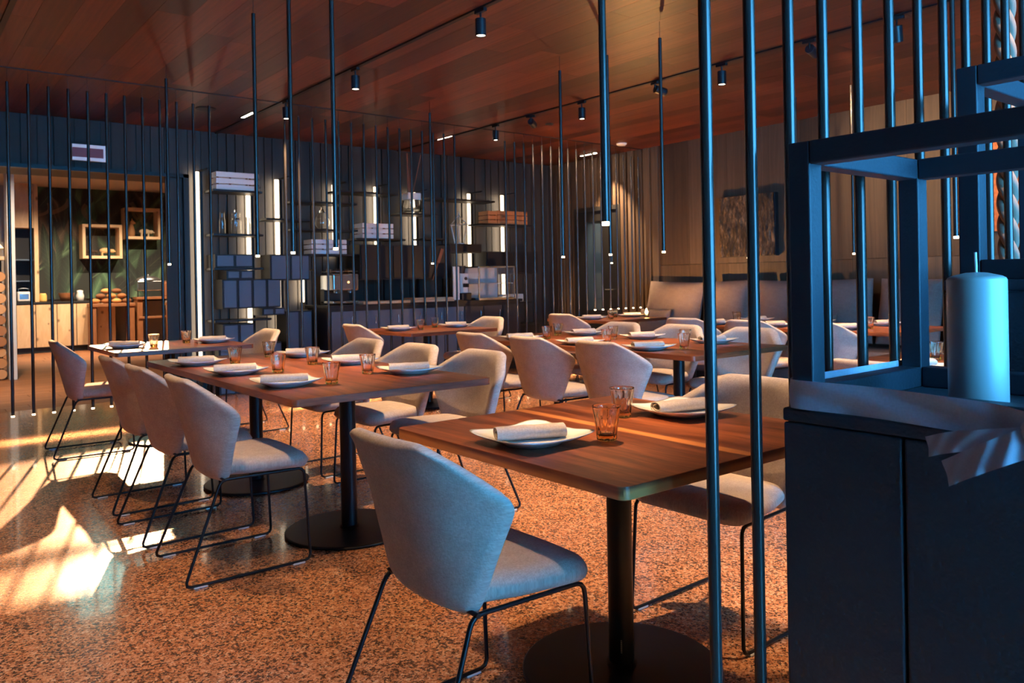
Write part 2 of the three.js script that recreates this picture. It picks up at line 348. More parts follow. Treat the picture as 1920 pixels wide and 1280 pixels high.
function seatGeo() {
  const NS = 28, NT = 28, pos = [], idx = [], x0 = -0.095, x1 = 0.29;
  const width = [[-0.095, 0.155], [-0.07, 0.185], [0.05, 0.225], [0.2, 0.25], [0.25, 0.245], [0.275, 0.215], [0.29, 0.17]];
  for (const side of [1, -1]) for (let j = 0; j <= NT; j++) for (let i = 0; i <= NS; i++) {
    const t = 0.5 - 0.5 * Math.cos(Math.PI * j / NT), s = -Math.cos(Math.PI * i / NS), x = x0 + (x1 - x0) * t, w = smoothList(width, x, 0.02);
    const ds = (1 - Math.abs(s)) * w, dt = Math.min(x - x0, x1 - x), e = 0.05, f = (d) => { const q = Math.max(0, Math.min(1, d / e)); return Math.sqrt(1 - (1 - q) * (1 - q)); };
    const th = 0.034 * f(ds) * f(dt), dome = side > 0 ? 0.008 * (1 - s * s) : 0;
    pos.push(x, 0.448 + side * th + dome * f(dt) - 0.012 * Math.max(0, (x - 0.18) / 0.11) ** 2, s * w);
  }
  const row = NS + 1, off = row * (NT + 1);
  for (let j = 0; j < NT; j++) for (let i = 0; i < NS; i++) { const a = j * row + i, b = a + 1, c = a + row, d = c + 1; idx.push(a, b, c, b, d, c); idx.push(off + a, off + c, off + b, off + b, off + c, off + d); }
  let g = new THREE.BufferGeometry(); g.setAttribute('position', new THREE.Float32BufferAttribute(pos, 3)); g.setIndex(idx); g = mergeVertices(g, 1e-4); g.computeVertexNormals();
  const p = g.attributes.position, uv = []; for (let i = 0; i < p.count; i++) uv.push(p.getX(i), p.getZ(i));
  g.setAttribute('uv', new THREE.Float32BufferAttribute(uv, 2)); return g;
}
function makeChair(label, pos, turn) {
  const c = thing('dining_chair', label, 'chair', pos, turn, 'upholstered dining chairs');
  part(c, 'backrest', shellGeo(), M.fabric); part(c, 'seat', seatGeo(), M.fabric);
  for (const s of [-1, 1]) {
    const leg = part(c, 'sled_leg', bentRod([[-0.1, 0.41, s * 0.2], [0.25, 0.412, s * 0.225], [0.27, 0.0105, s * 0.237], [-0.262, 0.0105, s * 0.237]], 0.03, 0.0066), M.blackMetal);
    for (const x of [-0.2, 0.215]) part(leg, 'glide', rbox(0.055, 0.008, 0.017, 0.003), M.silver, [x, 0.0042, s * 0.237]);
  }
  for (const x of [-0.09, 0.2]) part(c, 'cross_bar', cyl(0.006, 0.42, 8), M.blackMetal, [x, 0.411, 0], [Math.PI / 2, 0, 0]);
  return c;
}
let chair0 = null;
function chair(label, pos, turn) { if (!chair0) { chair0 = makeChair(label, pos, turn); return chair0; } return copy(chair0, pos, turn, label); }

// ------------------------------------------------------------------ tables and settings
function topShape(w, l, r = 0.022) {
  const s = new THREE.Shape(), a = w / 2, b = l / 2;
  s.moveTo(-a + r, -b); s.lineTo(a - r, -b); s.absarc(a - r, -b + r, r, -Math.PI / 2, 0); s.lineTo(a, b - r); s.absarc(a - r, b - r, r, 0, Math.PI / 2);
  s.lineTo(-a + r, b); s.absarc(-a + r, b - r, r, Math.PI / 2, Math.PI); s.lineTo(-a, -b + r); s.absarc(-a + r, -b + r, r, Math.PI, Math.PI * 1.5); return s;
}
const topGeo = (w, l, dv) => metre(new THREE.ExtrudeGeometry(topShape(w - 0.004, l - 0.004), { depth: 0.028, bevelThickness: 0.002, bevelSize: 0.002, bevelSegments: 2, curveSegments: 6 }).rotateX(-Math.PI / 2), 2, dv * 1.7, dv);
const baseGeo = lathe([[0, 0], [0.304, 0], [0.31, 0.004], [0.31, 0.011], [0.303, 0.016], [0.05, 0.02], [0.046, 0.03], [0, 0.03]], 72);
const poleGeo = cyl(0.039, 0.70, 32);
function table(label, x, u, len, poles, mat, dv) {
  const t = thing('dining_table', label, 'table', [x, 0, u], 0, 'walnut dining tables');
  part(t, 'tabletop', topGeo(1.0, len, dv), mat, [0, 0.72, 0]);
  for (const p of poles) {
    const b = part(t, 'base', baseGeo, M.blackMetal, [0, 0, -p]);
    part(b, 'rim_pad', new THREE.CylinderGeometry(0.3, 0.3, 0.002, 48), M.dark, [0, 0.001, 0]);
    part(t, 'pole', poleGeo, M.blackMetal, [0, 0.37, -p]);
    part(t, 'top_plate', rbox(0.3, 0.006, 0.3, 0.002), M.blackMetal, [0, 0.719, -p]);
  }
  return t;
}
const plateGeo = (() => {
  const NR = 18, NA = 96, pos = [], idx = [];
  const prof = [[0, 0.010], [0.5, 0.010], [0.62, 0.014], [0.8, 0.023], [0.93, 0.029], [1, 0.032]], under = [[0, 0.004], [0.42, 0.004], [0.46, 0], [0.56, 0], [0.6, 0.004], [0.78, 0.015], [0.93, 0.0245], [1, 0.032]];
  for (const side of [0, 1]) for (let j = 0; j <= NR; j++) for (let i = 0; i < NA; i++) {
    const t = j / NR, a = i / NA * 2 * Math.PI, p = 4.2, q = Math.abs(Math.sin(2 * a)) ** 4;
    const Rr = 0.137 / Math.pow(Math.abs(Math.cos(a)) ** p + Math.abs(Math.sin(a)) ** p, 1 / p) * (1 + 0.1 * q), blend = Math.min(1, Math.max(0, (t - 0.35) / 0.5)), rad = t * (0.15 * (1 - blend) + Rr * blend);
    pos.push(rad * Math.cos(a), lerpList(side ? under : prof, t) + (0.008 * q - 0.004) * blend * t * t, rad * Math.sin(a));
  }
  const off = (NR + 1) * NA;
  for (let j = 0; j < NR; j++) for (let i = 0; i < NA; i++) { const k = (i + 1) % NA, a = j * NA + i, b = j * NA + k, c = a + NA, d = b + NA; idx.push(a, b, c, b, d, c); idx.push(off + a, off + c, off + b, off + b, off + c, off + d); }
  let g = new THREE.BufferGeometry(); g.setAttribute('position', new THREE.Float32BufferAttribute(pos, 3)); g.setIndex(idx); g = mergeVertices(g, 1e-5); g.computeVertexNormals(); return g;
})();
function napkinGeo(len, turns, seedN) {     // a flattened roll of folded cloth
  const pts = [], N = 64, th = 0.0028;
  for (let i = 0; i <= N; i++) {
    const t = i / N, a = -Math.PI * 0.6 + t * turns * 2 * Math.PI, r = 0.4 + 0.6 * (t * 0.85 + 0.15);
    pts.push([0.034 * r * Math.cos(a) + (t > 0.97 ? 0.004 : 0), 0.0205 * r * Math.sin(a) + 0.0215]);
  }
  const pos = [], idx = [], NL = 14;
  for (const side of [1, -1]) for (let l = 0; l <= NL; l++) for (let i = 0; i <= N; i++) {
    const [x, y] = pts[i], [x2, y2] = pts[Math.min(N, i + 1)], [x1, y1] = pts[Math.max(0, i - 1)], nx = y2 - y1, ny = x1 - x2, nl = Math.hypot(nx, ny) || 1;
    const z = (l / NL - 0.5) * len, k = 1 + 0.05 * noise.noise(l * 0.35 + seedN, i * 0.07, 1.3), skew = 0.006 * (i / N - 0.5) * (l === 0 || l === NL ? 1.3 : 1);
    pos.push((x - side * nx / nl * th / 2) * k, Math.max(0.0008, (y - side * ny / nl * th / 2) * (1 + 0.06 * noise.noise(l * 0.4, seedN, i * 0.05))), z + skew * Math.sign(z));
  }
  const row = N + 1, off = row * (NL + 1);
  for (let l = 0; l < NL; l++) for (let i = 0; i < N; i++) { const a = l * row + i, b = a + 1, c = a + row, d = c + 1; idx.push(a, b, c, b, d, c, off + a, off + c, off + b, off + b, off + c, off + d); }
  for (const l of [0, NL]) for (let i = 0; i < N; i++) { const a = l * row + i; if (l === 0) idx.push(a, off + a, a + 1, a + 1, off + a, off + a + 1); else idx.push(a, a + 1, off + a, a + 1, off + a + 1, off + a); }
  for (let l = 0; l < NL; l++) for (const i of [0, N]) { const a = l * row + i; idx.push(a, a + row, off + a, a + row, off + a + row, off + a); }
  const g = new THREE.BufferGeometry(); g.setAttribute('position', new THREE.Float32BufferAttribute(pos, 3)); g.setIndex(idx); g.computeVertexNormals();
  const uv = []; for (let i = 0; i < pos.length / 3; i++) uv.push(pos[i * 3 + 2], (i % row) * 0.004); g.setAttribute('uv', new THREE.Float32BufferAttribute(uv, 2)); return g;
}
const napkins = [napkinGeo(0.2, 2.1, 1), napkinGeo(0.205, 1.9, 5), napkinGeo(0.195, 2.3, 9)];
const tumblerGeo = (() => {
  const NA = 72, prof = []; // outside up, inside down
  const out = [[0.0, 0], [0.024, 0], [0.0275, 0.002], [0.029, 0.006], [0.03, 0.02], [0.0335, 0.045], [0.038, 0.075], [0.0415, 0.098], [0.0418, 0.1]], inn = [[0.0405, 0.1], [0.0385, 0.095], [0.035, 0.074], [0.0302, 0.045], [0.0262, 0.022], [0.022, 0.0165], [0.0, 0.016]];
  for (const [r, y] of out) prof.push([r, y, Math.min(1, Math.max(0, (y - 0.008) / 0.01)) * Math.min(1, Math.max(0, (0.088 - y) / 0.02))]);
  for (const [r, y] of inn) prof.push([r, y, 0]);
  const pos = [], idx = [];
  for (const [r, y, f] of prof) for (let i = 0; i < NA; i++) { const a = i / NA * 2 * Math.PI, q = r * (1 - f * 0.1 * (0.5 - 0.5 * Math.cos(a * 10))); pos.push(q * Math.cos(a), y, q * Math.sin(a)); }
  for (let j = 0; j < prof.length - 1; j++) for (let i = 0; i < NA; i++) { const k = (i + 1) % NA, a = j * NA + i, b = j * NA + k, c = a + NA, d = b + NA; idx.push(a, c, b, b, c, d); }
  let g = new THREE.BufferGeometry(); g.setAttribute('position', new THREE.Float32BufferAttribute(pos, 3)); g.setIndex(idx); g = mergeVertices(g, 1e-5); g.computeVertexNormals(); return g;
})();
function setting(x, u, where, glassAt) {
  one('square_plate', 'white square plate ' + where, 'plate', plateGeo, M.china, [x, 0.75, u], rr(-0.05, 0.05), 'white square plates');
  one('rolled_napkin', 'rolled beige napkin ' + where, 'napkin', pick(napkins), M.linen, [x - 0.004, 0.7615, u + 0.004], R(70) + rr(-0.12, 0.12), 'rolled napkins');
  one('amber_tumbler', 'amber tumbler ' + where, 'glass', tumblerGeo, M.amber, [glassAt[0], 0.75, glassAt[1]], rr(0, 1), 'amber tumblers');
}
const COL = [1.79, 4.22, 6.66];
const LONG = [3.53, 4.19, 4.85];
const nth = ['nearest', 'middle', 'farthest'];
function place(tname, cx, us, { right = true, poles, len, u, mat = M.table, dv = 0 }) {
  table('walnut topped table with black ' + (poles.length > 1 ? 'pedestals, the ' : 'pedestal, the ') + tname, cx, u, len, poles, mat, dv);
  us.forEach((s, i) => {
    for (const [sd, nm] of [[-1, 'left'], [1, 'right']]) {
      const w = 'at the ' + (us.length > 1 ? nth[i] + ' ' : '') + nm + ' seat of the ' + tname;
      if (sd < 0 || right) chair('taupe chair ' + w, [cx + sd * (0.6 + rr(-0.01, 0.015)), 0, s + rr(-0.01, 0.01)], (sd < 0 ? 0 : Math.PI) + rr(-0.03, 0.03));
      setting(cx + sd * 0.335, s + rr(-0.012, 0.012), w, [cx + sd * 0.155, s + sd * 0.12 + rr(-0.02, 0.02)]);
    }
  });
}
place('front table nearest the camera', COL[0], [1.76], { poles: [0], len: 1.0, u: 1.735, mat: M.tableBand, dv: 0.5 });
{ // small lettering running up the near pole
  const t = scene.getObjectByName('dining_table'), p = t.children.find((c) => c.name === 'pole'), a = Math.atan2(0.70, -0.735);
  for (let i = 0; i < 7; i++) part(p, 'maker_letter', rbox(0.0012, 0.0042, 0.0045, 0.0004), M.silver, [0.0392 * Math.cos(a), -0.302 + i * 0.0061, 0.0392 * Math.sin(a)], [0, -a, 0]);
}
place('long table left of centre', COL[0], LONG, { poles: [-0.615, 0.615], len: 2.28, u: 4.19, dv: 0.4 });
place('small table before the buffet', COL[0], [6.62], { poles: [0], len: 1.0, u: 6.66, dv: 0.13 });
place('small table beyond the lanterns', COL[1], [1.76], { poles: [0], len: 1.0, u: 1.735, dv: 0.55 });
place('long table right of centre', COL[1], LONG.map((v) => v - 0.06), { poles: [-0.615, 0.615], len: 2.28, u: 4.12, dv: 0.8 });
place('small table before the coffee bar', COL[1], [6.66], { poles: [0], len: 1.0, u: 6.66, dv: 0.33 });
place('long table along the banquette', COL[2], LONG.map((v) => v - 0.06), { right: false, poles: [-0.615, 0.615], len: 2.28, u: 4.12, dv: 0.62 });
place('corner table by the slatted wall', COL[2], [6.5], { right: false, poles: [0], len: 1.0, u: 6.6, dv: 0.21 });
{
  const c = thing('votive_candle', 'burning candle in a small glass on the corner table', 'candle', [7.02, 0.75, 6.3]);
  part(c, 'glass_cup', lathe([[0, 0], [0.027, 0], [0.032, 0.05], [0.03, 0.05], [0.026, 0.006], [0, 0.006]], 28), M.clear);
  part(c, 'wax', cyl(0.024, 0.02, 20), M.wax, [0, 0.018, 0]);
  part(c, 'flame', lathe([[0, 0], [0.014, 0.012], [0.017, 0.026], [0.009, 0.052], [0, 0.075]], 16), M.flame, [0, 0.03, 0]);
  const l = new THREE.PointLight(new THREE.Color().setRGB(1, 0.5, 0.16), 10); l.name = 'candle_light'; l.position.set(0, 0.046, 0); l.castShadow = true; l.shadow.radius = 0.5; c.add(l);
}

// ------------------------------------------------------------------ hanging rods and lamps
const wireGeo = cyl(0.0016, 0.12, 6), tubeGeo = (len) => cyl(0.012, len, 16), tipGeo = lathe([[0, 0], [0.0115, 0], [0.0118, 0.002], [0.0118, 0.012], [0, 0.012]], 16);
function makeRod(name, label, category, pos, bottom, group) {
  const o = thing(name, label, category, [pos[0], 0, pos[1]], 0, group), len = 2.865 - bottom - 0.012;
  part(o, 'wire', wireGeo, M.wire, [0, 2.92, 0]);
  part(o, 'tube', tubeGeo(len), M.rod, [0, bottom + 0.012 + len / 2, 0]);
  part(o, 'light_tip', tipGeo, M.tip, [0, bottom, 0]);
  return o;
}
const ORD = ['first', 'second', 'third', 'fourth', 'fifth', 'sixth', 'seventh', 'eighth', 'ninth', 'tenth', 'eleventh', 'twelfth', 'thirteenth', 'fourteenth', 'fifteenth'];
function rodRow(kind, from, where, xs, u, bottom) {
  const lb = (i) => ORD[from === 'left' ? i : xs.length - 1 - i] + ' ' + kind + ' from the ' + from + ' in the ' + where;
  const first = makeRod('hanging_rod', lb(0), 'rod', [xs[0], u], bottom, where);
  xs.forEach((x, i) => {
    if (i) copy(first, [x, 0, u], 0, lb(i), where);
    const l = new THREE.SpotLight(WARM, bottom > 0.5 ? 0.35 : 0.9, 0, R(62), 1, 2); l.name = 'rod_tip_light'; l.position.set(x, bottom - 0.004, -u); l.target.position.set(x, 0, -u); l.castShadow = true; l.shadow.radius = 0.45; scene.add(l, l.target);
  });
}
const span = (a, n, s) => Array.from({ length: n }, (_, i) => a + i * s);
const A = 7.4, B = 0.95;
rodRow('slim hanging rod', 'right', 'rod screen before the buffet', span(0.37, 15, 0.1429), A, 0.2);
rodRow('slim hanging rod', 'left', 'rod screen before the coffee bar', span(3.091, 15, 0.1427), A, 0.2);
rodRow('long slim rod', 'left', 'rod screen behind the corner table', span(5.814, 10, 0.1446), A, 0.2);
rodRow('rod', 'left', 'row of short rods above the corner table', span(5.814 + 10 * 0.1446, 7, 0.1446), A, 0.80);
rodRow('thick foreground rod', 'left', 'rod screen beside the lanterns', [1.237, 1.38, 1.52, 1.655, 1.81, 1.965, 2.12, 2.27, 2.415, 2.56, 2.705, 2.85], B, 0.2);
for (const [x0, x1, u, lb] of [[0.2, 8.18, A, 'thin dark ceiling rail carrying the rod screens before the north wall'], [1.1, 3.1, B, 'thin dark ceiling rail carrying the foreground rods']])
  one('ceiling_rail', lb, 'rail', box(x1 - x0, 0.006, 0.02), M.wire, [(x0 + x1) / 2, H - 0.003, u]);
const pendants = [[COL[0], [1.77], 'the front table'], [COL[0], [3.67, 4.2, 4.73], 'the long table left of centre'], [COL[0], [6.62], 'the small table before the buffet'], [COL[1], [1.72], 'the small table beyond the lanterns'],
  [COL[1], [3.62, 4.13, 4.65], 'the long table right of centre'], [COL[1], [6.55], 'the small table before the coffee bar'], [COL[2], [3.56, 4.1, 4.64], 'the long table along the banquette'], [COL[2], [6.5], 'the corner table']];
let pend0 = null;
for (const [x, us, nm] of pendants) us.forEach((u, i) => {
  const lb = (us.length > 1 ? nth[i] + ' of three slim rod pendants over ' : 'slim black rod pendant over ') + nm;
  const o = pend0 ? copy(pend0, [x, 0, u], 0, lb) : (pend0 = makeRod('rod_pendant', lb, 'pendant lamp', [x, u], 1.385, 'rod pendants over the tables'));
  const l = new THREE.SpotLight(WARM, 3.2, 0, R(52), 0.9, 2); l.name = 'pendant_light'; l.position.set(x, 1.38, -u); l.target.position.set(x, 0, -u); l.castShadow = true; l.shadow.radius = 0.6;
  scene.add(l, l.target);
});
for (const [x, lb] of [[3.05, 'nearer black lighting track across the timber ceiling'], [5.45, 'farther black lighting track across the timber ceiling'], [0.65, 'lighting track at the left, above the first chairs']])
  one('lighting_track', lb, 'track', box(0.034, 0.012, 9.4, 2), M.black, [x, H - 0.006, 4.6]);
function trackSpot(x, u, label, tilt = 0, az = 0, power = 42, angle = 34) {
  const o = thing('track_spotlight', label, 'spotlight', [x, H - 0.012, u], az, 'black track spotlights');
  part(o, 'adapter', rbox(0.03, 0.022, 0.1, 0.003), M.black, [0, -0.011, 0]);
  part(o, 'stem', cyl(0.007, 0.045, 10), M.black, [0, -0.042, 0]);
  const head = part(o, 'head', lathe([[0, 0], [0.034, 0], [0.0355, -0.002], [0.0355, -0.108], [0.033, -0.112], [0.031, -0.108], [0.029, -0.1], [0, -0.1]], 28), std({ color: '#23262b', roughness: 0.4, metalness: 0.3 }), [0, -0.062, 0], [0, 0, tilt]);
  part(head, 'lens', lathe([[0, -0.104], [0.029, -0.104], [0.029, -0.101], [0, -0.101]], 24), M.lens);
  const d = new THREE.Vector3(Math.sin(tilt), -Math.cos(tilt), 0).applyAxisAngle(new THREE.Vector3(0, 1, 0), az), from = new THREE.Vector3(x, H - 0.074, -u).addScaledVector(d, 0.125);
  const l = new THREE.SpotLight(WARM, power, 0, R(angle), 0.7, 2); l.name = 'track_light'; l.position.copy(from); l.target.position.copy(from).addScaledVector(d, 2); l.castShadow = true; l.shadow.radius = 1.2;
  scene.add(l, l.target);
}
trackSpot(3.05, 4.11, 'upright spotlight largest on the nearer track');
trackSpot(3.05, 5.84, 'second upright spotlight on the nearer track');
trackSpot(3.05, 7.26, 'farthest spotlight on the nearer track, by the rod screen');
trackSpot(3.05, 2.4, 'spotlight on the nearer track, above the near tables');
trackSpot(3.05, 0.7, 'spotlight on the nearer track, above the foreground rods');
for (const [u, w] of [[2.3, 'beside the front table'], [3.9, 'beside the long table']]) trackSpot(0.65, u, 'upright spotlight on the left track, ' + w, 0, 0, 13, 42);
trackSpot(5.45, 2.58, 'tilted spotlight seen between the foreground rods', 0.35, 0.3);
trackSpot(5.45, 4.02, 'upright spotlight between the thick rods on the farther track');
trackSpot(5.45, 5.69, 'upright spotlight in the middle of the farther track');
trackSpot(5.45, 7.1, 'farthest upright spotlight on the farther track');
trackSpot(5.45, 3.23, 'level turned spotlight aimed at the amber picture', 1.36, 0.1, 26, 26);
trackSpot(5.45, 4.74, 'level turned spotlight aimed at the bark picture', 1.34, -0.3, 16, 26);
trackSpot(5.45, 6.48, 'level turned spotlight aimed at the slatted wall', 1.36, 0.55, 14, 26);
for (const [x, u, lb] of [[2.99, 8.1, 'slim recessed ceiling lamp at the left, near the buffet opening'], [5.44, 8.1, 'slim recessed ceiling lamp before the shelves'], [7.87, 8.1, 'slim recessed ceiling lamp by the slatted corner']]) {
  const o = thing('recessed_ceiling_lamp', lb, 'ceiling lamp', [x, H - 0.004, u], 0, 'recessed slot lamps');
  part(o, 'trim', rbox(0.05, 0.008, 0.36, 0.002), M.black);
  for (let i = 0; i < 5; i++) part(o, 'lamp_cell', rbox(0.03, 0.004, 0.052, 0.001), M.lens, [0, -0.005, (i - 2) * 0.064]);
  const l = new THREE.RectAreaLight(WARM, 55, 0.03, 0.32); l.name = 'slot_light'; l.position.set(x, H - 0.014, -u); l.lookAt(x, 0, -u); scene.add(l);
  l.rotation.set(-Math.PI / 2, 0, 0);
}
{ // wall washer over the door
  const o = thing('ceiling_downlight', 'round recessed downlight washing the slats above the door', 'ceiling lamp', [7.85, H - 0.004, 7.95]);
  part(o, 'trim', cyl(0.045, 0.008, 24), M.black); part(o, 'lens', cyl(0.03, 0.004, 20), M.lens, [0, -0.005, 0]);
  const l = new THREE.SpotLight(WARM, 60, 0, R(33), 0.35, 2); l.name = 'wall_wash_light'; l.position.set(7.85, H - 0.016, -7.95); l.target.position.set(8.15, 1.2, -7.9); l.castShadow = true; scene.add(l, l.target);
}
const disc = (r) => lathe([[0, 0], [r, 0], [r, -0.006], [r * 0.9, -0.012], [0, -0.014]], 32);
one('ceiling_speaker', 'round dark ceiling speaker near the buffet opening', 'speaker', disc(0.1), M.dark, [2.55, H, 8.05]);
one('ceiling_speaker', 'round dark ceiling speaker above the lanterns', 'speaker', disc(0.1), M.dark, [5.35, H, 2.05]);
one('ceiling_speaker', 'small dark ceiling sensor between two tracks', 'sensor', disc(0.045), M.dark, [5.95, H, 6.75]);
one('smoke_detector', 'round pale smoke detector on the ceiling by the slats', 'detector', lathe([[0, 0], [0.07, 0], [0.07, -0.015], [0.05, -0.035], [0, -0.038]], 28), M.white, [7.6, H, 7.2]);

// ------------------------------------------------------------------ banquette, cushions, pictures
{
  const s = thing('banquette', 'long grey upholstered banquette along the panelled wall', 'bench', [7.86, 0, 4.72]);
  part(s, 'plinth', box(0.5, 0.1, 4.6), M.dark, [0.03, 0.05, 0]);
  part(s, 'base', rbox(0.62, 0.2, 4.7, 0.01, 2), M.sofa, [0, 0.2, 0]);
  for (let i = 0; i < 4; i++) part(s, 'seat_cushion', rbox(0.64, 0.15, 1.17, 0.04, 2, 3), M.sofa, [-0.01, 0.375, 1.7625 - i * 1.175]);
  
}
function pillowGeo(w, h, d, seg = 20, p = 4) {
  const g = new THREE.BoxGeometry(w, h, d, seg, seg, 8), a = g.attributes.position;
  for (let i = 0; i < a.count; i++) {
    const u = a.getX(i) / (w / 2), v = a.getY(i) / (h / 2), q = Math.max(0, 1 - Math.abs(u) ** p) ** 0.6 * Math.max(0, 1 - Math.abs(v) ** p) ** 0.6;
    a.setXYZ(i, u * w / 2 * (1 - 0.035 * (1 - v * v) * 0.6), v * h / 2 * (1 - 0.03 * (1 - u * u) * 0.6), a.getZ(i) * (0.12 + 0.88 * q) + 0.004 * noise.noise(u * 2, v * 2, w * 9));
  }
  let m = g.clone(); m.deleteAttribute('uv'); m.deleteAttribute('normal'); m = mergeVertices(m, 1e-4); m.computeVertexNormals();
  const uv = [], b = m.attributes.position; for (let i = 0; i < b.count; i++) uv.push(b.getX(i), b.getY(i)); m.setAttribute('uv', new THREE.Float32BufferAttribute(uv, 2)); return m;
}
[[6.66, 0.94, 'large back cushion at the corner end of the banquette'], [5.82, 0.66, 'second back cushion from the corner of the banquette'], [5.15, 0.66, 'third back cushion from the corner of the banquette'], [4.42, 0.78, 'fourth back cushion from the corner of the banquette'], [3.68, 0.66, 'fifth back cushion from the corner of the banquette'], [2.98, 0.7, 'sixth back cushion from the corner of the banquette']].forEach(([u, w, lb], i) => {
  const c = one('back_cushion', 'grey ' + lb, 'cushion', pillowGeo(w - 0.05, 0.67, 0.27, 20, 2.4), M.sofa, [7.935, 0.825, u], 0, 'banquette back cushions');
  c.rotation.set(0, -Math.PI / 2, 0); c.rotateX([-0.24, -0.13, -0.2, -0.1, -0.2, -0.14][i]); c.rotateZ([-0.03, 0.02, -0.015, 0.02, -0.02, 0.01][i]);
});
for (const [u, x, lb] of [[6.75, 7.66, 'small grey pillow leaning on the corner cushion'], [4.55, 7.64, 'small pale pillow in the middle of the banquette']]) {
  const c = one('throw_pillow', lb, 'pillow', pillowGeo(0.5, 0.36, 0.14), M.sofa, [x, 0.632, u], 0, 'throw pillows'); c.rotation.set(0, -Math.PI / 2, 0); c.rotateX(-0.22);
}
function barkGeo(w, h, amp, s) {
  const g = new THREE.PlaneGeometry(w, h, 90, 90), p = g.attributes.position;
  for (let i = 0; i < p.count; i++) { const x = p.getX(i), y = p.getY(i), wob = noise.noise(x * 4, y * 3, s) * 0.05; p.setZ(i, amp * (Math.abs(noise.noise((x + wob) * 22, y * 5, s)) * 1.3 + 0.5 * Math.abs(noise.noise((x + wob) * 60, y * 16, s + 3)) + 0.3 * noise.noise(x * 6, y * 6, s + 9))); }
  g.computeVertexNormals(); return g;
}
const barkMap = tex(256, 256, (x, y) => { const a = tn(x / 5, y / 22, 51, 12, 90), b = tn(x / 2, y / 7, 128, 37, 91), c = tn(x / 30, y / 30, 9, 9, 92); const t = Math.max(0, Math.min(1, a * 0.5 + b * 0.35 + c * 0.35 - 0.1)); return mix3([34, 28, 24], [150, 122, 92], t * t); });
{
  const p = thing('bark_picture', 'square relief of rough dark bark on the panelled wall', 'picture', [EX, 1.815, 5.68], -Math.PI / 2);
  part(p, 'panel', rbox(0.78, 0.74, 0.07, 0.004), M.dark, [0, 0, 0.035]);
  part(p, 'bark_relief', barkGeo(0.77, 0.73, 0.03, 2.3), std({ map: barkMap, roughness: 0.9 }), [0, 0, 0.072]);
  const q = thing('amber_picture', 'square amber picture on the wall behind the twisted rope', 'picture', [EX, 2.005, 2.9], -Math.PI / 2);
  part(q, 'panel', rbox(0.8, 0.84, 0.05, 0.004), M.dark, [0, 0, 0.025]);
  part(q, 'canvas', barkGeo(0.79, 0.83, 0.006, 7.7), std({ map: tex(128, 128, (x, y) => mix3([176, 96, 50], [204, 124, 74], tn(x / 3, y / 3, 43, 43, 7)), true), roughness: 0.8 }), [0, 0, 0.052]);
}
{ // twisted rope hanging beyond the lanterns
  const g = []; for (let k = 0; k < 3; k++) { const pts = []; for (let i = 0; i <= 150; i++) { const y = 0.9 + i / 150 * 2.08, a = y * 26 + k * 2.094; pts.push([0.017 * Math.cos(a), y, 0.017 * Math.sin(a)]); } g.push(tube(pts, 0.0185, 300, 8)); }
  const o = thing('hanging_rope', 'thick twisted rope hanging from the ceiling beside the lanterns', 'rope', [3.1, 0, 1.09]);
  for (const q of g) part(o, 'strand', q, M.rope);
}

// ------------------------------------------------------------------ shelves and coffee bar along the north wall
const SU = 9.0;                              // middle of the shelf depth
const leds = [[2.79, 0.25, 2.5, 'far left by the opening'], [3.37, 0.3, 2.32, 'behind the jug shelves'], [3.72, 0.5, 2.47, 'left of the glass jar shelf'], [4.46, 1.55, 2.45, 'behind the white crate left of the hood'], [5.05, 1.7, 2.46, 'behind the pale crate over the hood'], [5.63, 1.7, 2.42, 'behind the reed diffuser'], [6.54, 1.3, 2.45, 'beside the wire lantern'], [7.14, 0.55, 2.46, 'behind the two brown crates'], [4.02, 0.99, 1.37, 'short, beside the coffee machine']];
for (const [x, y0, y1, lb] of leds) {
  const o = thing('led_strip_post', 'black shelf post with glowing light strip ' + lb, 'light', [x, 0, 9.178], 0, 'glowing shelf posts');
  part(o, 'light_strip', rbox(0.05, y1 - y0, 0.018, 0.004), M.led, [0, (y0 + y1) / 2, 0]);
  const p0 = y0 > 0.9 ? 0.96 : 0; part(o, 'post', box(0.028, y1 - p0, 0.028), M.blackMetal, [0.045, (y1 + p0) / 2, 0]);
  part(o, 'shelf_arm', box(0.018, 0.018, 0.32), M.blackMetal, [0.045, y1 + 0.009, 0.1]);
  const l = new THREE.RectAreaLight(new THREE.Color().setRGB(1, 0.76, 0.5), 26, 0.04, y1 - y0); l.name = 'shelf_light'; l.position.set(x, (y0 + y1) / 2, -9.189); l.rotation.y = 0;
  l.rotation.set(0, 0, 0); scene.add(l);                       // shines north onto the wall
}
const shelfGeo = (w) => rbox(w, 0.024, 0.3, 0.002);
const shelves = [[2.86, 3.42, 2.28, 'with the white crate, upper left'], [2.86, 3.42, 1.79, 'with the glass jug, left'], [2.86, 3.42, 1.41, 'with two small boxes, left'], [2.86, 3.5, 0.83, 'low, above the lowest boxes'], [3.46, 4.0, 1.98, 'in the second bay from the left'], [3.8, 4.62, 2.2, 'empty, above the round jar'], [3.8, 4.62, 1.87, 'with the round glass jar'], [3.95, 4.72, 1.57, 'with the white crate beside the pendant tips'], [4.35, 5.2, 2.35, 'empty, topmost in the middle'], [4.6, 5.3, 1.77, 'with the pale crate in the middle'], [5.22, 5.8, 2.11, 'with the reed diffuser'], [5.6, 5.95, 1.79, 'short, right of the pale crate'], [5.68, 6.76, 2.33, 'long and empty, topmost right'], [6.5, 7.42, 2.01, 'with two brown crates'], [6.9, 7.42, 0.9, 'with small white boxes, low right']];
for (const [a, b, y, lb] of shelves) one('wall_shelf', 'thin black shelf ' + lb, 'shelf', shelfGeo(b - a), M.black, [(a + b) / 2, y - 0.012, SU], 0, 'black wall shelves');
